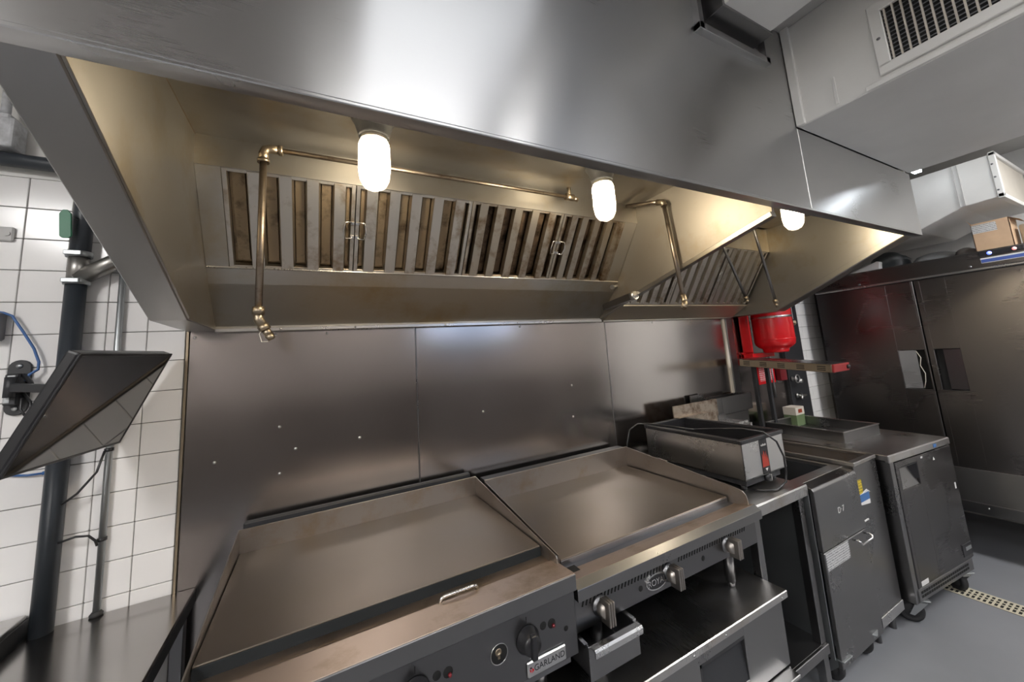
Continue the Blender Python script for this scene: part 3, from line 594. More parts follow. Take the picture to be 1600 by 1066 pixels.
B().prism('x', [(-0.8575, 0.9152), (-0.884, 0.899), (-0.884, 0.866), (-0.855, 0.866), (-0.855, 0.91)], 1.122, 2.062, 0.0008).build('front_nose', ST, gr)
q = B().box(1.152, 1.192, -0.802, -0.768, 0.8985, 0.9035); q.build('grease_hole', HOLE, gr)
B().box(1.125, 2.056, -0.852, -0.84, 0.764, 0.868, 0.0015).build('control_panel', ST_PANEL, gr)
B().box(1.16, 2.04, -0.84, -0.10, 0.772, 0.90).build('body', ST_DARK, gr)
q = B()
for xa, xb in ((1.160, 1.535), (1.590, 1.985)):
    x = xa
    while x < xb:
        q.box(-0.0028, 0.0028, -0.0006, 0.0, -0.0165, 0.0165, M=T(x, -0.852, 0.845) @ Matrix.Rotation(math.radians(20), 4, 'Y')); x += 0.0145
q.build('vent_slots', HOLE, gr, kind='stuff')
for kx in (1.222, 1.530, 1.858):
    k = B(); k.lathe([(0.0, 0.0), (0.030, 0.0), (0.030, -0.004), (0.022, -0.006), (0.020, -0.014), (0.0, -0.014)], (kx, -0.852, 0.812), 'y', 26); kn = k.build('knob', ST_DARK, gr)
    k = B(); k.lathe([(0.0, -0.012), (0.024, -0.012), (0.025, -0.018), (0.022, -0.040), (0.0, -0.042)], (kx, -0.852, 0.812), 'y', 26)
    for dx in (-0.009, 0.0, 0.009): k.box(kx + dx - 0.0034, kx + dx + 0.0034, -0.912, -0.868, 0.778, 0.846, 0.003, 2)
    k.box(kx - 0.012, kx + 0.012, -0.908, -0.87, 0.781, 0.843, 0.004); k.build('grip', SPLASH, kn)
for hx in (1.395, 1.715):
    q = B(); hole(q, hx, 0.803, 0.009, -0.852); q.build('pilot_hole', HOLE, gr)
q = B().prism('y', oval(1.467, 0.805, 0.049, 0.026), -0.857, -0.8515); bd = q.build('badge', ST_BR, gr)
q = B().prism('y', oval(1.467, 0.805, 0.0445, 0.0215), -0.8580, -0.8565); q.build('badge_field', BLACK, bd)
q = B().text('ROYAL', 0.0285, T(1.467, -0.8582, 0.8045) @ FACE_Y, 0.0004, 0.95); q.build('lettering', ST_BR, bd)
for x in (1.25, 1.95):
    for y in (-0.78, -0.18):
        q = B(); q.cyl((x, y, 0.62), (x, y, 0.778), 0.020, 0.022); q.cyl((x, y, 0.598), (x, y, 0.622), 0.012, 0.018); q.build('leg', ST, gr)
# grease drawer hanging under the panel
q = B(); xa, xb, ya, yb, za, zb = 1.136, 1.318, -0.90, -0.60, 0.668, 0.752
q.box(xa, xa + 0.003, ya, yb, za, zb); q.box(xb - 0.003, xb, ya, yb, za, zb); q.box(xa, xb, yb - 0.003, yb, za, zb); q.box(xa, xb, ya, yb, za, za + 0.003)
gd = q.build('grease_drawer', ST_DARK, gr)
B().box(xa - 0.006, xb + 0.006, ya - 0.004, ya, za - 0.004, zb + 0.004, 0.001).build('drawer_front', ST, gd)
q = B(); q.prism('x', [(ya - 0.003, zb + 0.004), (ya - 0.022, zb + 0.004), (ya - 0.027, zb - 0.002), (ya - 0.026, zb - 0.018), (ya - 0.022, zb - 0.018), (ya - 0.021, zb - 0.004), (ya - 0.003, zb - 0.002)], xa + 0.002, xb + 0.004); q.build('drawer_pull', ST_BR, gd)
for x in (xa - 0.004, xb + 0.004): B().box(x - 0.006, x + 0.006, ya + 0.01, yb, zb - 0.004, zb + 0.004).build('slide_rail', ST_BR, gd)

# ---- open work table between griddle and fryer
wt = thing('work_table', 'narrow open stainless table between the right griddle and fryer', 'table', (2.31, -0.45, 0))
q = B(); q.box(2.068, 2.515, -0.838, -0.06, 0.872, 0.893, 0.002); q.box(2.068, 2.515, -0.840, -0.825, 0.842, 0.890, 0.003); q.build('top', ST_TOP, wt)
for x in (2.121, 2.48):
    for y in (-0.80, -0.10):
        B().box(x - 0.019, x + 0.019, y - 0.019, y + 0.019, 0.0, 0.875, 0.002).build('leg', ST, wt)
q = B(); q.box(2.10, 2.495, -0.82, -0.08, 0.185, 0.205, 0.002); q.box(2.10, 2.495, -0.832, -0.818, 0.165, 0.206, 0.002); q.build('shelf', ST, wt)
B().box(2.13, 2.46, -0.075, -0.06, 0.2, 0.87).build('shade_sheet', BLACKM, wt)  # black sheet added for the shade inside the open table

# ---- countertop food warmer
fw = thing('food_warmer', 'steel countertop food warmer with black rim and red label', 'warmer', (2.36, -0.43, 0.893))
xa, xb, ya, yb, za, zb = 2.192, 2.535, -0.748, -0.143, 0.952, 1.118
q = B(); q.box(xa, xa + 0.004, ya, yb, za, zb, 0.001); q.box(xb - 0.004, xb, ya, yb, za, zb, 0.001); q.box(xa, xb, ya, ya + 0.004, za, zb, 0.001); q.box(xa, xb, yb - 0.004, yb, za, zb, 0.001); q.box(xa, xb, ya, yb, za, za + 0.004); q.build('housing', ST_BR, fw)
q = B(); w = 0.018
for bx in ((xa - 0.006, xb + 0.006, ya - 0.006, ya + w), (xa - 0.006, xb + 0.006, yb - w, yb + 0.006), (xa - 0.006, xa + w, ya + w - 0.002, yb - w + 0.002), (xb - w, xb + 0.006, ya + w - 0.002, yb - w + 0.002)): q.box(*bx, zb - 0.004, zb + 0.018, 0.005, 2)
q.build('rim', BLACK, fw)
q = B(); q.box(xa + 0.008, xa + w, ya + w - 0.004, yb - w + 0.004, za + 0.03, zb); q.box(xb - w, xb - 0.008, ya + w - 0.004, yb - w + 0.004, za + 0.03, zb); q.box(xa + w, xb - w, ya + 0.008, ya + w, za + 0.03, zb); q.box(xa + w, xb - w, yb - w, yb - 0.008, za + 0.03, zb); q.box(xa + 0.008, xb - 0.008, ya + 0.008, yb - 0.008, za + 0.03, za + 0.034); q.build('well', BLACK, fw)
q = B().box(2.330, 2.392, ya - 0.0015, ya + 0.001, za + 0.004, zb - 0.002); lb = q.build('label_panel', BLACK, fw)
q = B(); q.prism('y', [(2.334, za + 0.035), (2.388, za + 0.035), (2.384, za + 0.085), (2.377, za + 0.068), (2.371, za + 0.105), (2.363, za + 0.075), (2.354, za + 0.110), (2.347, za + 0.08), (2.340, za + 0.098)], ya - 0.0022, ya - 0.001); q.build('flame_print', plain('flame_red', (0.34, 0.035, 0.02), 0.45), lb)
q = B().text('vollrath', 0.016, T(2.361, ya - 0.0018, zb - 0.030) @ FACE_Y, 0.0002, 0.9); q.build('lettering', PAPER, lb)
q = B(); q.prism('y', [(2.352, za + 0.027), (2.374, za + 0.027), (2.363, za + 0.013)], ya - 0.0022, ya - 0.001); q.build('arrow_print', PAPER, lb)
q = B(); q.box(xa + 0.03, xb - 0.03, ya + 0.02, yb - 0.02, 0.915, za, 0.003); q.build('base', BLACKM, fw)
q = B(); q.lathe([(0, 0), (0.022, 0), (0.022, -0.010), (0.016, -0.022), (0, -0.023)], (2.385, ya + 0.020, 0.930), 'y', 22); kn = q.build('dial', BLACK, fw)
q = B(); q.box(2.383, 2.388, ya - 0.006, ya + 0.0, 0.915, 0.946, 0.001); q.build('dial_mark', ST_BR, kn)
for x in (xa + 0.05, xb - 0.05):
    for y in (ya + 0.05, yb - 0.05):
        q = B(); q.cyl((x, y, 0.8925), (x, y, 0.92), 0.014, 0.016); q.build('foot', BLACK, fw)
q = B().tube([(2.26, -0.44, 1.135), (2.30, -0.55, 1.148), (2.345, -0.66, 1.156), (2.385, -0.745, 1.145), (2.415, -0.785, 1.10), (2.43, -0.80, 1.03), (2.43, -0.80, 0.96), (2.42, -0.798, 0.915), (2.39, -0.79, 0.899), (2.33, -0.80, 0.898), (2.28, -0.77, 0.899), (2.25, -0.73, 0.90)], 0.0045, 8); q.build('cord', BLACK, fw)
q = B().tube([(2.26, -0.44, 1.135), (2.23, -0.30, 1.140), (2.20, -0.16, 1.142), (2.16, -0.11, 1.14), (2.11, -0.09, 1.11), (2.085, -0.085, 1.03), (2.08, -0.085, 0.96), (2.09, -0.1, 0.90)], 0.0045, 8); q.build('cord', BLACK, fw)

# ---- fryer on casters
fy = thing('fryer', 'floor fryer with paper label and wire door handle on casters', 'fryer', (2.75, -0.45, 0))
xa, xb = 2.530, 2.968
q = B(); q.box(xa, xa + 0.006, -0.83, -0.12, 0.12, 0.868, 0.001); q.box(xb - 0.006, xb, -0.83, -0.12, 0.12, 0.868, 0.001); q.box(xa, xb, -0.13, -0.12, 0.12, 0.868); q.box(xa, xb, -0.80, -0.12, 0.12, 0.135); q.box(xa + 0.006, xb - 0.006, -0.80, -0.79, 0.12, 0.6); q.build('body', GALV, fy)
q = B().prism('x', [(-0.835, 0.586), (-0.856, 0.586), (-0.856, 0.858), (-0.848, 0.869), (-0.800, 0.880), (-0.800, 0.868), (-0.835, 0.860)], xa, xb, 0.002); q.build('front_panel', ST, fy)
dr = B().box(xa + 0.012, xb - 0.004, -0.852, -0.832, 0.086, 0.578, 0.003).build('door', ST, fy)
q = B().tube([(2.812, -0.855, 0.568), (2.812, -0.880, 0.572), (2.814, -0.890, 0.566), (2.82, -0.892, 0.556), (2.93, -0.892, 0.556), (2.936, -0.890, 0.566), (2.938, -0.880, 0.572), (2.938, -0.855, 0.568)], 0.0045, 8); q.build('handle', ST_BR, dr)
q = B().box(2.548, 2.772, -0.8532, -0.8515, 0.498, 0.574); q.build('paper_label', printed('spec_label', (0.50, 0.50, 0.50), (0.16, 0.16, 0.17), 30, 95, 0.45), dr)
q = B(); q.text('D\u00b77', 0.040, T(2.752, -0.8565, 0.727) @ FACE_Y, 0.0002, 1.1); q.build('marker_scribble', PAPER, fy)
q = B(); q.box(xa, xb, -0.802, -0.74, 0.860, 0.880, 0.002); q.box(xa, xa + 0.02, -0.75, -0.20, 0.860, 0.880, 0.002); q.box(xb - 0.02, xb, -0.75, -0.20, 0.860, 0.880, 0.002); q.box(xa, xb, -0.21, -0.12, 0.860, 0.880, 0.002); q.build('top_rim', ST_TOP, fy)
q = B(); q.box(xa + 0.018, xa + 0.022, -0.742, -0.208, 0.62, 0.862); q.box(xb - 0.022, xb - 0.018, -0.742, -0.208, 0.62, 0.862); q.box(xa + 0.018, xb - 0.018, -0.744, -0.740, 0.62, 0.862); q.box(xa + 0.018, xb - 0.018, -0.210, -0.206, 0.62, 0.862); q.box(xa + 0.018, xb - 0.018, -0.742, -0.208, 0.60, 0.622); q.build('vat', BLACKM, fy)
# back splash and flue of the fryer
q = B(); q.box(2.46, 2.90, -0.135, -0.125, 0.895, 1.208, 0.001); q.box(2.46, 2.76, -0.175, -0.125, 1.135, 1.140, 0.001); q.build('flue_shield', ST_STAIN, fy)
q = B(); q.box(2.58, 2.96, -0.30, -0.13, 1.06, 1.068, 0.001); q.box(2.58, 2.96, -0.304, -0.296, 1.045, 1.074, 0.001); q.box(2.62, 2.966, -0.33, -0.32, 1.015, 1.03, 0.001); q.box(2.60, 2.62, -0.33, -0.13, 0.88, 1.062); q.box(2.94, 2.96, -0.33, -0.13, 0.88, 1.062); q.build('basket_hanger', ST_BR, fy)
for x in (xa + 0.05, xb - 0.09):
    for y in (-0.82, -0.2): caster(fy, x, y, 0.124, 0.055, 0.35 if x > 2.7 else 0.0)

# ---- narrow second fryer
ds = thing('fryer', 'narrow fryer with yellow and blue stickers beside the undercounter refrigerator', 'fryer', (3.1, -0.45, 0))
xa, xb = 2.972, 3.235
q = B(); q.box(xa, xb, -0.846, -0.835, 0.15, 0.885, 0.002); q.box(xa, xa + 0.006, -0.84, -0.12, 0.15, 0.885); q.box(xb - 0.006, xb, -0.84, -0.12, 0.15, 0.885); q.box(xa, xb, -0.13, -0.12, 0.15, 0.885); q.box(xa, xb, -0.84, -0.12, 0.15, 0.16); q.build('body', ST, ds)
q = B(); q.box(xa, xb, -0.852, -0.836, 0.10, 0.15, 0.002); q.build('kick_rail', ST_BR, ds)
q = B(); q.box(xa, xb, -0.852, -0.815, 0.885, 0.905, 0.003); q.box(xa, xa + 0.018, -0.82, -0.16, 0.885, 0.905, 0.003); q.box(xb - 0.018, xb, -0.82, -0.16, 0.885, 0.905, 0.003); q.box(xa, xb, -0.18, -0.12, 0.885, 0.905, 0.003); q.build('top_rim', ST_TOP, ds)
q = B(); q.box(xa + 0.014, xa + 0.018, -0.82, -0.17, 0.78, 0.89); q.box(xb - 0.018, xb - 0.014, -0.82, -0.17, 0.78, 0.89); q.box(xa + 0.014, xb - 0.014, -0.82, -0.816, 0.78, 0.89); q.box(xa + 0.014, xb - 0.014, -0.18, -0.176, 0.78, 0.89); q.box(xa + 0.014, xb - 0.014, -0.82, -0.176, 0.776, 0.782); q.build('pan', SPLASH, ds)
q = B().box(2.978, 3.028, -0.8475, -0.845, 0.742, 0.812); q.build('sticker', printed('yellow_sticker', (0.58, 0.43, 0.03), (0.16, 0.12, 0.02), 40, 70, 0.5), ds, label='yellow warning sticker')
q = B().box(2.985, 3.09, -0.8476, -0.845, 0.700, 0.738); q.build('sticker', plain('blue_sticker', (0.04, 0.12, 0.30), 0.4), ds, label='blue sticker')
q = B().prism('y', [(2.985, 0.688), (3.088, 0.676), (3.090, 0.70), (2.985, 0.70)], -0.8478, -0.845); q.prism('y', [(2.99, 0.738), (3.085, 0.738), (3.115, 0.728), (3.07, 0.752)], -0.8478, -0.845); q.build('sticker', PAPER, ds, label='torn white sticker edge')
for x in (xa + 0.04, xb - 0.04):
    for y in (-0.80, -0.18):
        q = B(); q.cyl((x, y, 0.0), (x, y, 0.155), 0.016, 0.020); q.build('leg', ST, ds)

q = B(); q.box(2.970, 3.32, -0.125, -0.115, 1.09, 1.205, 0.001); q.box(3.312, 3.32, -0.125, -0.025, 1.09, 1.205, 0.001); q.box(2.970, 3.32, -0.033, -0.025, 1.09, 1.205, 0.001); q.box(2.970, 3.32, -0.12, -0.03, 1.09, 1.096); q.build('flue_box', ST, ds)
q = B(); q.box(2.885, 2.968, -0.125, -0.115, 1.09, 1.205, 0.001); q.box(2.885, 2.893, -0.125, -0.025, 1.09, 1.205, 0.001); q.box(2.885, 2.968, -0.033, -0.025, 1.09, 1.205, 0.001); q.box(2.885, 2.968, -0.14, -0.03, 0.875, 1.096); q.box(2.76, 2.90, -0.033, -0.022, 1.09, 1.235, 0.001); q.build('flue_box', ST, fy)
q = B(); q.box(2.972, 3.235, -0.14, -0.05, 0.905, 1.09, 0.002); q.build('flue_base', ST, ds)
q = B().box(2.985, 3.035, -0.8486, -0.845, 0.605, 0.612)
q.build('tape_scrap', PAPER, ds)
# ---- undercounter refrigerator, turned a little
uc = thing('undercounter_refrigerator', 'undercounter refrigerator with recessed door pull on braked casters', 'refrigerator', (3.253, -0.900, 0), -0.0928)
q = B(); q.box(0, 0.712, 0.0, 0.80, 0.866, 0.90, 0.004); q.box(0.0, 0.712, -0.002, 0.02, 0.858, 0.899, 0.004); q.build('worktop', ST_TOP, uc, True)
q = B(); q.box(0.012, 0.70, 0.055, 0.76, 0.13, 0.866, 0.002); q.build('body', ST, uc, True)
q = B(); dx0, dx1, dz0, dz1 = 0.055, 0.705, 0.200, 0.852; rx0, rx1, rz0, rz1 = 0.085, 0.285, 0.70, 0.822
q.box(dx0, rx0, 0.0, 0.05, dz0, dz1, 0.003); q.box(rx1, dx1, 0.0, 0.05, dz0, dz1, 0.003); q.box(rx0 - 0.004, rx1 + 0.004, 0.0, 0.05, rz1, dz1, 0.003); q.box(rx0 - 0.004, rx1 + 0.004, 0.0, 0.05, dz0, rz0, 0.003); q.box(rx0 - 0.01, rx1 + 0.01, 0.044, 0.05, rz0 - 0.01, rz1 + 0.01); dr = q.build('door', ST_DOOR, uc, True)
q = B(); q.prism('x', [(0.044, rz1), (0.046, rz1), (0.046, rz0), (0.006, rz0)], rx0 + 0.008, rx1 - 0.002); q.build('pull_recess', ST, dr, True)
q = B(); q.box(rx0, rx0 + 0.007, 0.001, 0.046, rz0, rz1); q.box(rx0, rx1, 0.001, 0.046, rz1 - 0.006, rz1); q.prism('z', [(rx1 - 0.001, 0.002), (rx1 - 0.045, 0.044), (rx1 - 0.001, 0.044)], rz0 + 0.03, rz1); q.build('pull_rim', BLACK, dr, True)
q = B(); q.box(0.012, 0.054, 0.004, 0.06, 0.13, 0.862, 0.002); q.build('door_jamb', ST, uc, True)
q = B(); q.box(0.03, 0.69, 0.004, 0.06, 0.130, 0.194, 0.002); gl = q.build('lower_grille', ST, uc, True)
q = B()
for i in range(22):
    for j in range(2): q.box(0.075 + i * 0.0255, 0.095 + i * 0.0255, 0.003, 0.006, 0.148 + j * 0.020, 0.160 + j * 0.020)
q.build('grille_slots', HOLE, gl, True, kind='stuff')
q = B().box(0.585, 0.70, -0.004, 0.002, 0.222, 0.292, 0.003); bd = q.build('badge', BLACK, uc, True)
q = B().box(0.622, 0.692, -0.0048, -0.003, 0.252, 0.272, 0.0005); q.build('badge_print', GALV, bd, True)
q = B().box(0.335, 0.355, -0.0012, 0.001, 0.832, 0.842); q.box(0.66, 0.675, -0.0012, 0.001, 0.60, 0.635); q.prism('y', [(0.470, 0.80), (0.490, 0.80), (0.480, 0.818)], -0.0012, 0.001); q.box(0.085, 0.16, -0.0012, 0.001, 0.205, 0.228); q.build('sticker_scraps', PAPER, dr, True)
q = B(); q.box(0.50, 0.535, -0.0035, 0.0, 0.868, 0.888); q.build('blue_sticker', plain('blue_sticker', (0.04, 0.12, 0.30), 0.4), uc, True)
q = B(); q.lathe([(0.012, 0), (0.012, -0.006), (0, -0.006)], (0.70, 0.02, 0.198), 'z', 14); q.build('hinge', BLACKM, uc, True)
caster(uc, 0.11, 0.04, 0.13, 0.058, 0.7, True, True); caster(uc, 0.62, 0.04, 0.13, 0.058, -0.4, True, True); caster(uc, 0.11, 0.68, 0.13, 0.058, 0, True); caster(uc, 0.62, 0.68, 0.13, 0.058, 0, True)

# ---- long shallow pan on the worktop
pn = thing('steam_pan', 'shallow rectangular steel pan on the undercounter worktop', 'pan', (3.64, -0.40, 0.900), -0.0928)
q = B(); hx, hy = 0.205, 0.255
for s in (-1, 1):
    q.box(s * hx - 0.0025, s * hx + 0.0025, -hy, hy, 0.0, 0.068); q.box(-hx, hx, s * hy - 0.0025, s * hy + 0.0025, 0.0, 0.068)
q.box(-hx, hx, -hy, hy, 0.0, 0.004); q.build('pan_body', ST, pn, True)
q = B()
for s in (-1, 1):
    q.box(s * hx - 0.006, s * hx + 0.006, -hy - 0.006, hy + 0.006, 0.065, 0.071, 0.001); q.box(-hx - 0.006, hx + 0.006, s * hy - 0.006, s * hy + 0.006, 0.065, 0.071, 0.001)
q.build('pan_rim', ST_BR, pn, True)

# ---- strip heat lamp on two posts
hl = thing('heat_lamp', 'slotted strip heat lamp with red end plate on black posts', 'lamp', (3.45, -0.15, 0.900))
TL = T(3.36, -0.10, 1.438) @ Matrix.Rotation(math.radians(4.6), 4, 'X')
q = B().box(-0.085, 0.125, -0.60, 0.0, -0.032, 0.020, 0.003); q.xf(TL); bd = q.build('housing', BRASS, hl)
q = B().box(-0.084, 0.124, -0.599, -0.001, 0.0195, 0.0215, 0.001); q.xf(TL); q.build('cover', ST, bd)
q = B().box(-0.083, 0.123, -0.612, -0.598, -0.030, 0.020, 0.003); q.xf(TL); ep = q.build('end_plate', plain('end_plate_red', (0.24, 0.022, 0.022), 0.4), hl, label='red end plate')
q = B().lathe([(0, 0), (0.014, 0), (0.012, -0.012), (0, -0.013)], (0.095, -0.612, -0.004), 'y', 18); q.xf(TL); q.build('switch', BLACK, ep)
q = B()
for i in range(5):
    y = -0.055 - i * 0.122
    for j in range(3): q.box(-0.0862, -0.084, y - 0.024, y + 0.024, -0.020 + j * 0.011, -0.015 + j * 0.011)
q.xf(TL); q.build('vent_slots', HOLE, bd, kind='stuff')
for x in (3.385, 3.555):
    B().box(x - 0.014, x + 0.014, -0.149, -0.121, 0.899, 1.41, 0.002).build('post', BLACKM, hl)

# ---- small carton
ct = thing('carton', 'small green and white food carton behind the steel pan', 'box', (3.80, -0.155, 0.900))
B().box(3.74, 3.862, -0.20, -0.105, 0.8995, 0.985, 0.001).build('carton_body', plain('carton_green', (0.12, 0.17, 0.08), 0.6), ct)
q = B().box(3.7395, 3.8625, -0.2005, -0.1045, 0.985, 1.044, 0.001); tp = q.build('carton_top', CREAM, ct)
B().box(3.775, 3.83, -0.2015, -0.2, 1.0, 1.028).build('brand_patch', plain('rust_red', (0.30, 0.05, 0.02), 0.5), tp)

# ================================================================ FIRE SUPPRESSION TANK AND WALL FITTINGS
tk = thing('suppression_tank', 'red fire suppression tank hung on a red wall bracket', 'tank', (3.66, -0.17, 1.48))
c = (3.655, -0.175, 0)
q = B().lathe([(0.0, 1.487), (0.086, 1.487), (0.090, 1.50), (0.092, 1.515), (0.120, 1.530), (0.138, 1.550), (0.142, 1.575), (0.142, 2.02), (0.12, 2.07), (0.05, 2.10), (0.0, 2.10)], c, 'z', 40); q.build('cylinder', RED, tk)
q = B().lathe([(0.1425, 1.585), (0.1450, 1.587), (0.1450, 1.592), (0.1425, 1.594)], c, 'z', 40); q.build('weld_ring', RED, tk)
q = B().lathe([(0.143, 1.755), (0.1455, 1.756), (0.1455, 1.772), (0.143, 1.773)], c, 'z', 40); q.build('strap', ST_BR, tk)
vs = []; fs = []
for i in range(9):
    a = math.radians(-75 + i * 7.5)
    for z in (1.735, 1.87): vs.append((c[0] + 0.1462 * math.cos(a), c[1] + 0.1462 * math.sin(a), z))
for i in range(8): fs.append((2 * i, 2 * i + 2, 2 * i + 3, 2 * i + 1))
q = B().raw(vs, fs, True); q.build('label', printed('tank_label', (0.55, 0.56, 0.57), (0.30, 0.31, 0.33), 40, 70, 0.55), tk)
q = B(); q.box(3.462, 3.60, -0.025, -0.004, 1.455, 2.10, 0.002); q.box(3.462, 3.474, -0.10, -0.004, 1.50, 2.1, 0.002); q.box(3.462, 3.76, -0.10, -0.004, 1.452, 1.487, 0.003); q.build('bracket', RED, tk)
q = B(); q.box(3.52, 3.60, -0.14, -0.06, 1.40, 1.44, 0.004); q.box(3.50, 3.76, -0.12, -0.02, 1.395, 1.43, 0.004); q.build('bracket_foot', RED, tk)
q = B().tube([(3.84, -0.012, 1.46), (3.84, -0.012, 1.10)], 0.006, 8); tag(q.build('conduit', GALV), 'thin metal conduit under the red suppression tank', 'pipe')
sg = thing('safety_sign', 'red and white safety instruction sign on the steel wall', 'sign', (3.76, -0.006, 1.22))
B().box(3.64, 3.885, -0.0065, -0.003, 1.225, 1.42, 0.001).build('plate', RED, sg)
B().box(3.662, 3.865, -0.0072, -0.006, 1.25, 1.385).build('print', printed('sign_print', (0.52, 0.02, 0.03), (0.62, 0.58, 0.57), 16, 60, 0.45), sg)
q = B().box(3.90, 3.99, -0.05, -0.003, 1.235, 1.36, 0.005); ph = q.build('pull_station', REDD); tag(ph, 'dark red pull station box beside the safety sign', 'alarm')
def valve(name, label, x, z, lever):
    r = thing(name, label, 'valve', (x, -0.03, z), 0)
    q = B(); q.cyl((x - 0.05, -0.032, z), (x - 0.045, -0.045, z), 0.02); q.cyl((x - 0.045, -0.045, z), (x - 0.045, -0.075, z), 0.012); q.build('stem', ST_BR, r)
    if lever:
        q = B(); q.prism('y', [(x - 0.07, z + 0.028), (x - 0.045, z + 0.012), (x + 0.02, z + 0.008), (x + 0.026, z), (x + 0.018, z - 0.008), (x - 0.035, z - 0.012), (x - 0.055, z - 0.032), (x - 0.062, z - 0.02), (x - 0.05, z)], -0.084, -0.072, 0.002); q.build('lever', ST_BR, r)
    else:
        q = B().tube([(x - 0.045 + 0.034 * math.cos(a * math.pi / 8), -0.078, z + 0.034 * math.sin(a * math.pi / 8)) for a in range(16)], 0.005, 8, True); q.lathe([(0, 0), (0.018, 0), (0.02, -0.014), (0.0, -0.018)], (x + 0.005, -0.072, z - 0.022), 'y', 16); q.build('handwheel', ST_BR, r)
valve('gas_valve', 'chrome wheel valve on the black wall strip', 4.13, 1.235, False)
valve('gas_valve', 'chrome lever valve on the black wall strip below the wheel valve', 4.16, 1.09, True)
q = B(); q.cyl((4.26, -0.028, 1.72), (4.20, -0.075, 1.73), 0.012); q.cyl((4.27, -0.03, 1.718), (4.25, -0.04, 1.722), 0.02); tag(q.build('pipe_stub', BRASS), 'brass pipe stub on the black strip beside the red tank', 'pipe')

# ================================================================ TALL REFRIGERATOR
fr = thing('reach_in_refrigerator', 'tall two-door stainless refrigerator against the right side wall', 'refrigerator', (4.9, -0.8, 0))
FX = 4.52
B().box(FX + 0.05, 5.30, -1.47, -0.13, 0.28, 2.085, 0.003).build('body', ST, fr)
def fridge_door(y0, y1, hy0, hy1, torn):
    q = B(); z0, z1 = 0.575, 1.962; hz0, hz1 = 1.13, 1.43
    q.box(FX, FX + 0.05, y0, hy0, z0, z1, 0.003); q.box(FX, FX + 0.05, hy1, y1, z0, z1, 0.003); q.box(FX, FX + 0.05, hy0 - 0.004, hy1 + 0.004, hz1, z1, 0.003); q.box(FX, FX + 0.05, hy0 - 0.004, hy1 + 0.004, z0, hz0, 0.003)
    d = q.build('door', ST_FRIDGE, fr)
    B().box(FX + 0.042, FX + 0.05, hy0 - 0.002, hy1 + 0.002, hz0, hz1).build('pocket_back', HOLE, d)
    if torn:
        m = hy0 + (hy1 - hy0) * 0.38
        q = B(); q.prism('z', [(FX + 0.004, hy1), (FX + 0.004, hy1 - 0.002), (FX + 0.035, m), (FX + 0.037, m + 0.002)], hz0 + 0.004, hz1 - 0.004); q.build('pull_plate', ST_PANEL, d, label='bent pull plate')
        q = B(); q.tube([(FX + 0.006, hy0 + 0.05, hz1 - 0.01), (FX + 0.002, hy0 + 0.03, hz1 - 0.06), (FX + 0.004, hy0 + 0.042, hz1 - 0.12), (FX + 0.0, hy0 + 0.022, hz1 - 0.18), (FX + 0.003, hy0 + 0.03, hz0 + 0.06), (FX + 0.004, hy0 + 0.045, hz0 + 0.01)], 0.0025, 6); q.build('loose_gasket', CREAM, d)
    else:
        m = hy0 + (hy1 - hy0) * 0.72
        q = B(); q.prism('z', [(FX + 0.004, hy0), (FX + 0.006, hy0), (FX + 0.040, m), (FX + 0.036, m)], hz0 + 0.004, hz1 - 0.004); q.build('pull_plate', ST_DARK, d)
fridge_door(-0.797, -0.135, -0.785, -0.632, True)
fridge_door(-1.465, -0.805, -0.972, -0.838, False)
B().box(FX + 0.03, FX + 0.05, -0.806, -0.796, 0.575, 1.962).build('door_gap', HOLE, fr)
q = B(); q.box(FX - 0.004, FX + 0.04, -1.47, -0.13, 1.968, 1.984, 0.004); hd = q.build('header_trim', ST_BR, fr)
q = B(); q.box(FX, FX + 0.06, -1.47, -0.13, 1.984, 2.096, 0.003); q.box(FX - 0.004, FX + 0.03, -1.47, -0.13, 2.088, 2.102, 0.003); hp = q.build('header_panel', ST_FRIDGE, fr)
for y in (-0.47, -1.113):
    q = B().lathe([(0.009, 0), (0.008, -0.003), (0.0, -0.004)], (FX, y, 1.998 if y > -1 else 2.0), 'x', 14); q.build('screw', ST_DARK, hp)
B().box(FX - 0.006, FX + 0.002, -1.365, -1.165, 2.060, 2.092, 0.002).build('display', BLACK, hp)
q = B().lathe([(0.012, 0), (0.010, -0.003), (0, -0.004)], (FX - 0.006, -1.215, 2.076), 'x', 16); q.build('blue_indicator', emit('blue_led', (0.03, 0.09, 1.0), 2.2), hp)
q = B().lathe([(0.011, 0), (0.009, -0.003), (0, -0.004)], (FX - 0.006, -1.325, 2.077), 'x', 16); q.build('red_indicator', emit('red_led', (0.9, 0.12, 0.10), 0.6), hp)
q = B(); q.box(FX - 0.0015, FX + 0.001, -1.385, -1.168, 2.012, 2.048); st = q.build('strip_sticker', PAPER, hp)
B().box(FX - 0.0022, FX, -1.375, -1.170, 2.016, 2.038).build('blue_print', plain('blue_print', (0.05, 0.09, 0.30), 0.4), st)
q = B().text('INDERA', 0.034, T(FX - 0.0008, -0.275, 2.028) @ FACE_X, 0.0003, 1.0); q.build('lettering', BLACK, hp)
q = B(); q.prism('y', [(FX + 0.06, 0.585), (FX - 0.012, 0.585), (FX - 0.05, 0.37), (FX + 0.06, 0.37)], -1.47, -0.135, 0.002); ap = q.build('lower_apron', ST, fr)
q = B(); q.box(FX - 0.058, FX + 0.06, -1.47, -0.135, 0.30, 0.372, 0.003); q.build('apron_rail', ST, fr)
for y in (-0.95, -0.3, -1.4):
    q = B().lathe([(0.006, 0), (0.005, -0.003), (0.0, -0.004)], (FX - 0.058, y, 0.345), 'x', 12); q.build('screw', ST_BR, ap)
for x in (FX + 0.08, 5.22):
    for y in (-1.40, -0.22):
        q = B(); q.cyl((x, y, 0.0), (x, y, 0.30), 0.022, 0.028); q.build('leg', ST_DARK, fr)

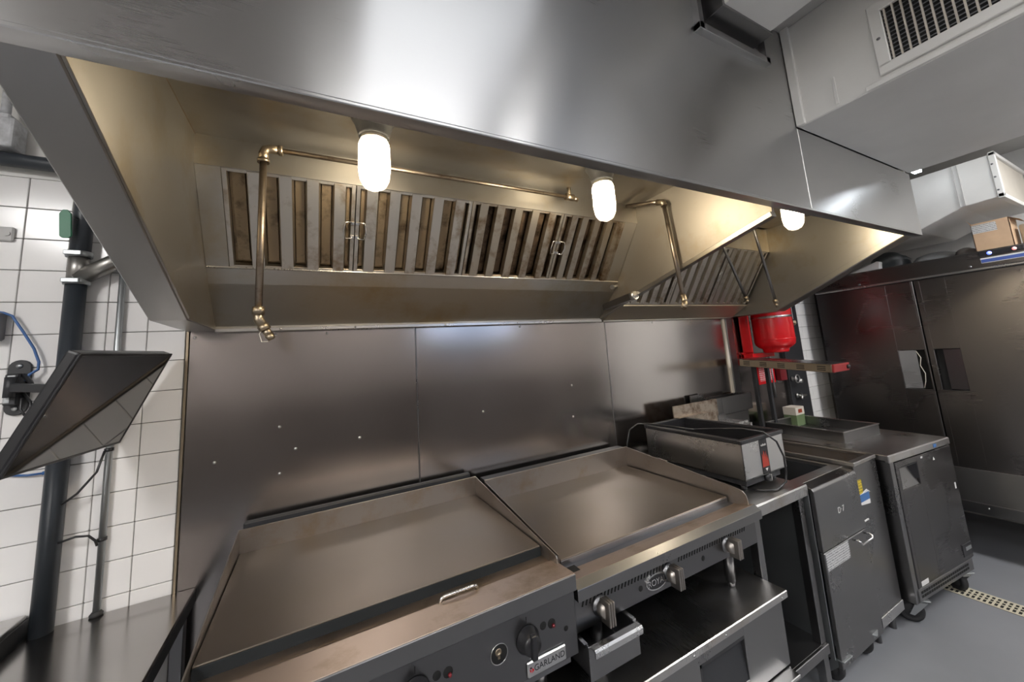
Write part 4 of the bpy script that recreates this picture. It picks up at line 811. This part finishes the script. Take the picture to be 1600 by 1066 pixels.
# ---- things on top of the tall refrigerator
ZT = 2.085
bx = thing('cardboard_box', 'small open cardboard box with printed white label on the refrigerator', 'box', (4.64, -1.24, ZT))
q = B(); xa, xb, ya, yb = 4.535, 4.73, -1.33, -1.155; zt = 2.30
q.box(xa, xa + 0.004, ya, yb, ZT, zt); q.box(xb - 0.004, xb, ya, yb, ZT, zt); q.box(xa, xb, ya, ya + 0.004, ZT, zt); q.box(xa, xb, yb - 0.004, yb, ZT, zt); q.box(xa, xb, ya, yb, ZT, ZT + 0.004); q.build('carton_body', CARD, bx)
q = B(); q.raw([(xa, yb, zt), (xb, yb, zt), (xb, yb + 0.03, zt + 0.035), (xa + 0.04, yb + 0.025, zt + 0.045)], [(0, 1, 2, 3)]); q.raw([(xa, ya, zt), (xb, ya, zt), (xb, ya - 0.04, zt - 0.03), (xa + 0.02, ya - 0.04, zt - 0.025)], [(0, 1, 2, 3)]); q.build('flap', CARD, bx)
q = B().box(xa - 0.0012, xa + 0.001, -1.272, -1.158, 2.228, 2.288); q.build('label', printed('box_label', (0.60, 0.60, 0.60), (0.06, 0.06, 0.06), 50, 85, 0.5), bx)
q = B(); q.lathe([(0.0, 0.0), (0.086, 0.0), (0.090, 0.01), (0.090, 0.150), (0.084, 0.158), (0.026, 0.158), (0.026, 0.12), (0.0, 0.12)], (4.66, -1.435 - 0.0, ZT), 'z', 32); tag(q.build('paper_roll', CREAM), 'upright cream paper roll beside the cardboard box on the refrigerator', 'roll')
def blob(name, mat, c, r, label, cat, seed, amp=0.18, zmin=ZT):
    rnd = random.Random(seed); bm = bmesh.new(); bmesh.ops.create_icosphere(bm, subdivisions=3, radius=1)
    ph = [(rnd.uniform(2, 6), rnd.uniform(2, 6), rnd.uniform(2, 6), rnd.uniform(0, 6)) for _ in range(6)]
    for v in bm.verts:
        d = 1 + amp * sum(math.sin(a * v.co.x + b_ * v.co.y + c_ * v.co.z + e) for a, b_, c_, e in ph) / 3
        v.co = Vector((c[0] + v.co.x * r[0] * d, c[1] + v.co.y * r[1] * d, max(zmin, c[2] + v.co.z * r[2] * d)))
    b = B(); b.bm.free(); b.bm = bm
    for f in bm.faces: f.smooth = True
    return tag(b.build(name, mat), label, cat)
BAG = plain('bag_black', (0.035, 0.04, 0.042), 0.35, bump=0.4, bscale=25)
blob('plastic_bag', BAG, (4.74, -0.63, ZT + 0.055), (0.12, 0.13, 0.10), 'dark plastic bag on the refrigerator near the hood corner', 'bag', 3)
blob('plastic_bag', plain('bag_clear', (0.20, 0.18, 0.17), 0.15, bump=0.8, bscale=30), (4.68, -1.085, ZT + 0.028), (0.08, 0.06, 0.045), 'crumpled clear plastic bag leaning on the cardboard box', 'bag', 8, 0.25)
q = B().lathe([(0.0, 0.095), (0.06, 0.092), (0.11, 0.075), (0.14, 0.04), (0.150, 0.0), (0.144, 0.0), (0.134, 0.038), (0.105, 0.07), (0.0, 0.088)], (4.77, -0.90, ZT), 'z', 36); tag(q.build('bowl', plain('grey_bowl', (0.20, 0.205, 0.21), 0.45)), 'upturned grey bowl between plastic bags on the refrigerator', 'bowl')
q = B().prism('x', [(-0.60, ZT), (-0.36, ZT), (-0.42, ZT + 0.03), (-0.60, ZT + 0.09), (-0.62, ZT + 0.08)], 4.56, 4.66, 0.004); tag(q.build('paper_sack', PAPER), 'folded white paper sack on the refrigerator behind the hood edge', 'sack')

# ================================================================ LEFT WALL SIDE
PX, PY = -0.308, -0.037
dp = thing('drain_pipe', 'black vertical drain pipe with clamped branch on the tiled wall', 'pipe', (PX, PY, 0.80))
BP = plain('black_pipe', (0.028, 0.034, 0.042), 0.38, bump=0.05, bscale=20)
B().cyl((PX - 0.004, PY, 0.8595), (PX, PY, 1.972), 0.0265, seg=28).build('lower_pipe', BP, dp)
B().cyl((PX + 0.002, PY, 2.06), (PX + 0.006, PY, 2.375), 0.0265, seg=28).build('upper_pipe', BP, dp)
q = B(); q.cyl((PX, PY, 1.965), (PX + 0.002, PY, 2.075), 0.0255, seg=24); q.cyl((PX + 0.004, PY, 1.985), (PX + 0.15, PY - 0.012, 2.085), 0.0275, seg=24); q.build('branch_fitting', steel('cast_fitting', (0.34, 0.33, 0.31), 0.4, (40, 40, 40), 0.1, 0.06), dp)
for z in (1.972, 2.070):
    q = B(); q.lathe([(0.0275, -0.010), (0.033, -0.010), (0.034, 0.0), (0.033, 0.010), (0.0275, 0.010)], (PX + 0.001, PY, z), 'z', 24); q.box(PX - 0.024, PX + 0.02, PY - 0.040, PY - 0.030, z - 0.008, z + 0.008, 0.002); q.build('clamp', GALV, dp)
q = B(); q.tube([(PX + 0.005, PY, 2.375), (PX - 0.03, PY, 2.392), (-0.75, PY, 2.402)], 0.0235, 20); q.build('cross_pipe', BP, dp)
q = B(); q.prism('y', [(-0.009, -0.05), (0.009, -0.05), (0.0145, -0.044), (0.0145, 0.036), (0.006, 0.05), (-0.006, 0.05), (-0.0145, 0.036), (-0.0145, -0.044)], -0.004, 0.004, 0.0015); q.xf(T(-0.327, -0.088, 2.166) @ Matrix.Rotation(math.radians(-4), 4, 'Y')); tg = q.build('green_tag', GREEN, dp)
B().tube([(PX, PY - 0.028, 2.19), (-0.327, -0.086, 2.20), (-0.327, -0.086, 2.216)], 0.002, 6).build('tag_wire', GALV, tg)
cd = thing('wall_conduit', 'thin grey metal conduit on the tiled wall beside the drain pipe', 'pipe', (-0.199, -0.016, 0.86))
B().cyl((-0.199, -0.014, 0.862), (-0.199, -0.014, 2.30), 0.0095, seg=16).build('tube', GALV, cd)
q = B(); q.lathe([(0.0095, 0.0), (0.016, 0.0), (0.017, 0.006), (0.0105, 0.014), (0.0095, 0.014)], (-0.199, -0.0145, 0.8605), 'z', 20); q.build('floor_collar', RUBBER, cd)
for z in (1.385, 1.095): B().lathe([(0.0095, -0.006), (0.0125, -0.005), (0.0125, 0.005), (0.0095, 0.006)], (-0.199, -0.0145, z), 'z', 16).build('tie', BLACK, cd)
q = B().tube([(-0.288, -0.05, 1.235), (-0.255, -0.05, 1.262), (-0.215, -0.045, 1.32), (-0.203, -0.035, 1.385)], 0.0035, 8); tag(q.build('cable', BLACK), 'short black cable curving from drain pipe up to conduit below the monitor', 'cable')
q = B().tube([(-0.288, -0.05, 1.12), (-0.25, -0.05, 1.128), (-0.222, -0.045, 1.122), (-0.208, -0.036, 1.10), (-0.205, -0.030, 1.082)], 0.0035, 8); tag(q.build('cable', BLACK), 'lower black cable bent from drain pipe to the conduit tie', 'cable')
# monitor on its wall arm
MM = T(-0.140, -0.254, 1.549) @ (Matrix.Rotation(1.388, 4, 'Z') @ Matrix.Rotation(0.431, 4, 'X') @ Matrix.Rotation(-0.026, 4, 'Y'))
mo = thing('monitor', 'black flat monitor tilted down on its wall arm above the steel table', 'monitor', (-0.14, -0.254, 1.549))
q = B().box(-0.21, 0.21, 0.004, 0.034, -0.165, 0.165, 0.006, 2); q.box(-0.11, 0.11, 0.03, 0.055, -0.09, 0.09, 0.008, 2); q.xf(MM); q.build('case', BLACK, mo)
q = B(); w = 0.008
for bx4 in ((-0.21, 0.21, 0.165 - w, 0.165), (-0.21, 0.21, -0.165, -0.165 + w), (-0.21, -0.21 + w, -0.165, 0.165), (0.21 - w, 0.21, -0.165, 0.165)): q.box(bx4[0], bx4[1], 0.0, 0.006, bx4[2], bx4[3], 0.0015)
q.xf(MM); q.build('bezel', BLACK, mo)
q = B().box(-0.204, 0.204, 0.0015, 0.006, -0.159, 0.159); q.xf(MM); q.build('screen', SCREEN, mo)
ma = mo
q = B(); pl = [(-0.43 + 0.026 * math.cos(a), 1.684 + 0.026 * math.sin(a)) for a in [i * math.pi / 8 for i in range(9)]] + [(-0.43 + 0.026 * math.cos(a), 1.556 + 0.026 * math.sin(a)) for a in [math.pi + i * math.pi / 8 for i in range(9)]]
q.prism('y', pl, -0.010, -0.0005, 0.001); q.build('wall_plate', BLACKM, ma)
for z in (1.690, 1.552):
    q = B(); q.lathe([(0.008, 0), (0.007, -0.004), (0, -0.005)], (-0.43, -0.010, z), 'y', 12); q.build('bolt', GALV, ma)
q = B(); q.box(-0.445, -0.412, -0.045, -0.008, 1.60, 1.665, 0.004); q.box(-0.446, -0.416, -0.040, -0.008, 1.565, 1.60, 0.003); q.build('hinge_block', BLACKM, ma)
B().box(-0.438, -0.420, -0.0465, -0.044, 1.628, 1.66, 0.001).build('hinge_plate', GALV, ma)
B().box(-0.444, -0.43, -0.0415, -0.039, 1.572, 1.594, 0.001).build('hinge_plate', GALV, ma)
back = MM @ Vector((0.0, 0.055, 0.0))
q = B(); bar(q, (-0.428, -0.05, 1.622), (-0.265, -0.175, 1.606), 0.014, 0.026, 0.002); q.cyl((-0.428, -0.05, 1.59), (-0.428, -0.05, 1.655), 0.013); q.build('first_arm', BLACKM, ma)
q = B(); q.cyl((-0.265, -0.175, 1.575), (-0.265, -0.175, 1.635), 0.014); bar(q, (-0.265, -0.175, 1.60), tuple(back), 0.016, 0.028, 0.002); q.build('second_arm', BLACKM, ma)
q = B().tube([(-0.40, -0.04, 1.60), (-0.375, -0.06, 1.57), (-0.37, -0.07, 1.54), (-0.385, -0.06, 1.53), (-0.40, -0.05, 1.55), (-0.395, -0.06, 1.585)], 0.0035, 8); q.tube([(-0.41, -0.03, 1.66), (-0.385, -0.05, 1.635), (-0.365, -0.08, 1.615)], 0.006, 8); q.build('cable_loop', BLACK, ma)
q = B().tube([(-0.50, -0.012, 1.872), (-0.477, -0.016, 1.868), (-0.455, -0.02, 1.857), (-0.425, -0.02, 1.80), (-0.398, -0.02, 1.745), (-0.384, -0.02, 1.70), (-0.383, -0.022, 1.675), (-0.398, -0.03, 1.66), (-0.402, -0.035, 1.64)], 0.0038, 8); tag(q.build('blue_cable', BLUE), 'blue network cable looping down the tiles to the wall bracket', 'cable')
q = B().tube([(-0.43, -0.012, 1.345), (-0.385, -0.014, 1.337), (-0.345, -0.014, 1.337)], 0.0035, 8); q.cyl((-0.352, -0.014, 1.337), (-0.335, -0.014, 1.338), 0.006, 0.006, 10); tag(q.build('blue_cable', BLUE), 'short blue cable end by the drain pipe under the monitor', 'cable')
q = B(); q.box(-0.56, -0.472, -0.045, -0.0005, 1.775, 1.868, 0.006); tag(q.build('junction_box', ST_DARK), 'dark wall box where the blue cable ends', 'box')
q = B(); q.box(-0.60, -0.475, -0.075, -0.0005, 2.428, 2.535, 0.008, 2); q.box(-0.60, -0.49, -0.07, -0.005, 2.53, 2.55, 0.004); q.cyl((-0.51, -0.05, 2.54), (-0.51, -0.05, 2.70), 0.012); tag(q.build('wall_housing', plain('white_housing', (0.55, 0.56, 0.58), 0.6, var=0.25, scale=45, bump=0.4)), 'speckled white wall housing above the black cross pipe', 'box')
q = B(); q.box(-0.56, -0.478, -0.012, -0.0005, 2.115, 2.165, 0.004); q.cyl((-0.492, -0.016, 2.14), (-0.492, -0.012, 2.14), 0.008, 0.008, 14); tag(q.build('wall_switch', PAPER), 'small white wall switch on the tiles', 'switch')
# steel table below the monitor
lt = thing('side_table', 'stainless side table with dark edge under the monitor', 'table', (-0.15, -0.4, 0))
q = B().box(-0.345, 0.052, -0.75, -0.005, 0.845, 0.860, 0.002); q.build('top', steel('side_table_steel', (0.36, 0.345, 0.335), 0.2, (3, 120, 120), 0.05, 0.02), lt)
q = B(); q.box(0.042, 0.053, -0.75, -0.006, 0.808, 0.852, 0.002); q.box(-0.345, 0.05, -0.752, -0.742, 0.808, 0.852, 0.002); q.build('edge', BLACKM, lt)
for x in (-0.31, 0.022):
    for y in (-0.70, -0.06): B().box(x - 0.018, x + 0.018, y - 0.018, y + 0.018, 0.0, 0.846, 0.002).build('leg', ST_DARK, lt)
B().box(-0.32, 0.03, -0.72, -0.03, 0.20, 0.22, 0.002).build('shelf', ST, lt)
l2 = thing('prep_counter', 'stainless prep counter with black side beyond the drain pipe', 'counter', (-0.75, -0.4, 0))
B().box(-1.20, -0.358, -0.80, -0.006, 0.895, 0.916, 0.002).build('top', ST_TOP, l2)
B().box(-0.366, -0.352, -0.80, -0.006, 0.80, 0.905, 0.002).build('side_panel', BLACKM, l2)
B().box(-1.18, -0.366, -0.77, -0.02, 0.10, 0.895, 0.002).build('cabinet', ST, l2)
for x in (-1.12, -0.42):
    for y in (-0.70, -0.1):
        q = B(); q.cyl((x, y, 0), (x, y, 0.102), 0.02); q.build('leg', ST, l2)

# ---- floor drain
fd = thing('floor_drain', 'long beige slotted drain grate set in the grey floor', 'drain', (3.88, -1.4, 0))
B().box(3.825, 3.95, -2.2, -0.80, -0.02, 0.0015).build('channel', HOLE, fd)
q = B(); q.box(3.825, 3.838, -2.2, -0.80, 0.0, 0.004, 0.001); q.box(3.937, 3.95, -2.2, -0.80, 0.0, 0.004, 0.001); q.box(3.871, 3.879, -2.2, -0.80, 0.0, 0.0035); q.box(3.902, 3.91, -2.2, -0.80, 0.0, 0.0035); q.build('rail', BEIGE, fd)
y = -0.81; rb = None
while y > -2.19:
    if rb is None:
        q = B().box(3.836, 3.939, -0.0045, 0.0045, -0.0018, 0.0018); rb = q.build('rib', BEIGE, fd, True); rb.location = (0.0075, y + 1.4, 0.0018)
        me = rb.data
        for v in me.vertices: v.co.x -= 3.8875
    else: share(rb.data, 'rib', fd, (0.0075, y + 1.4, 0.0018))
    y -= 0.022
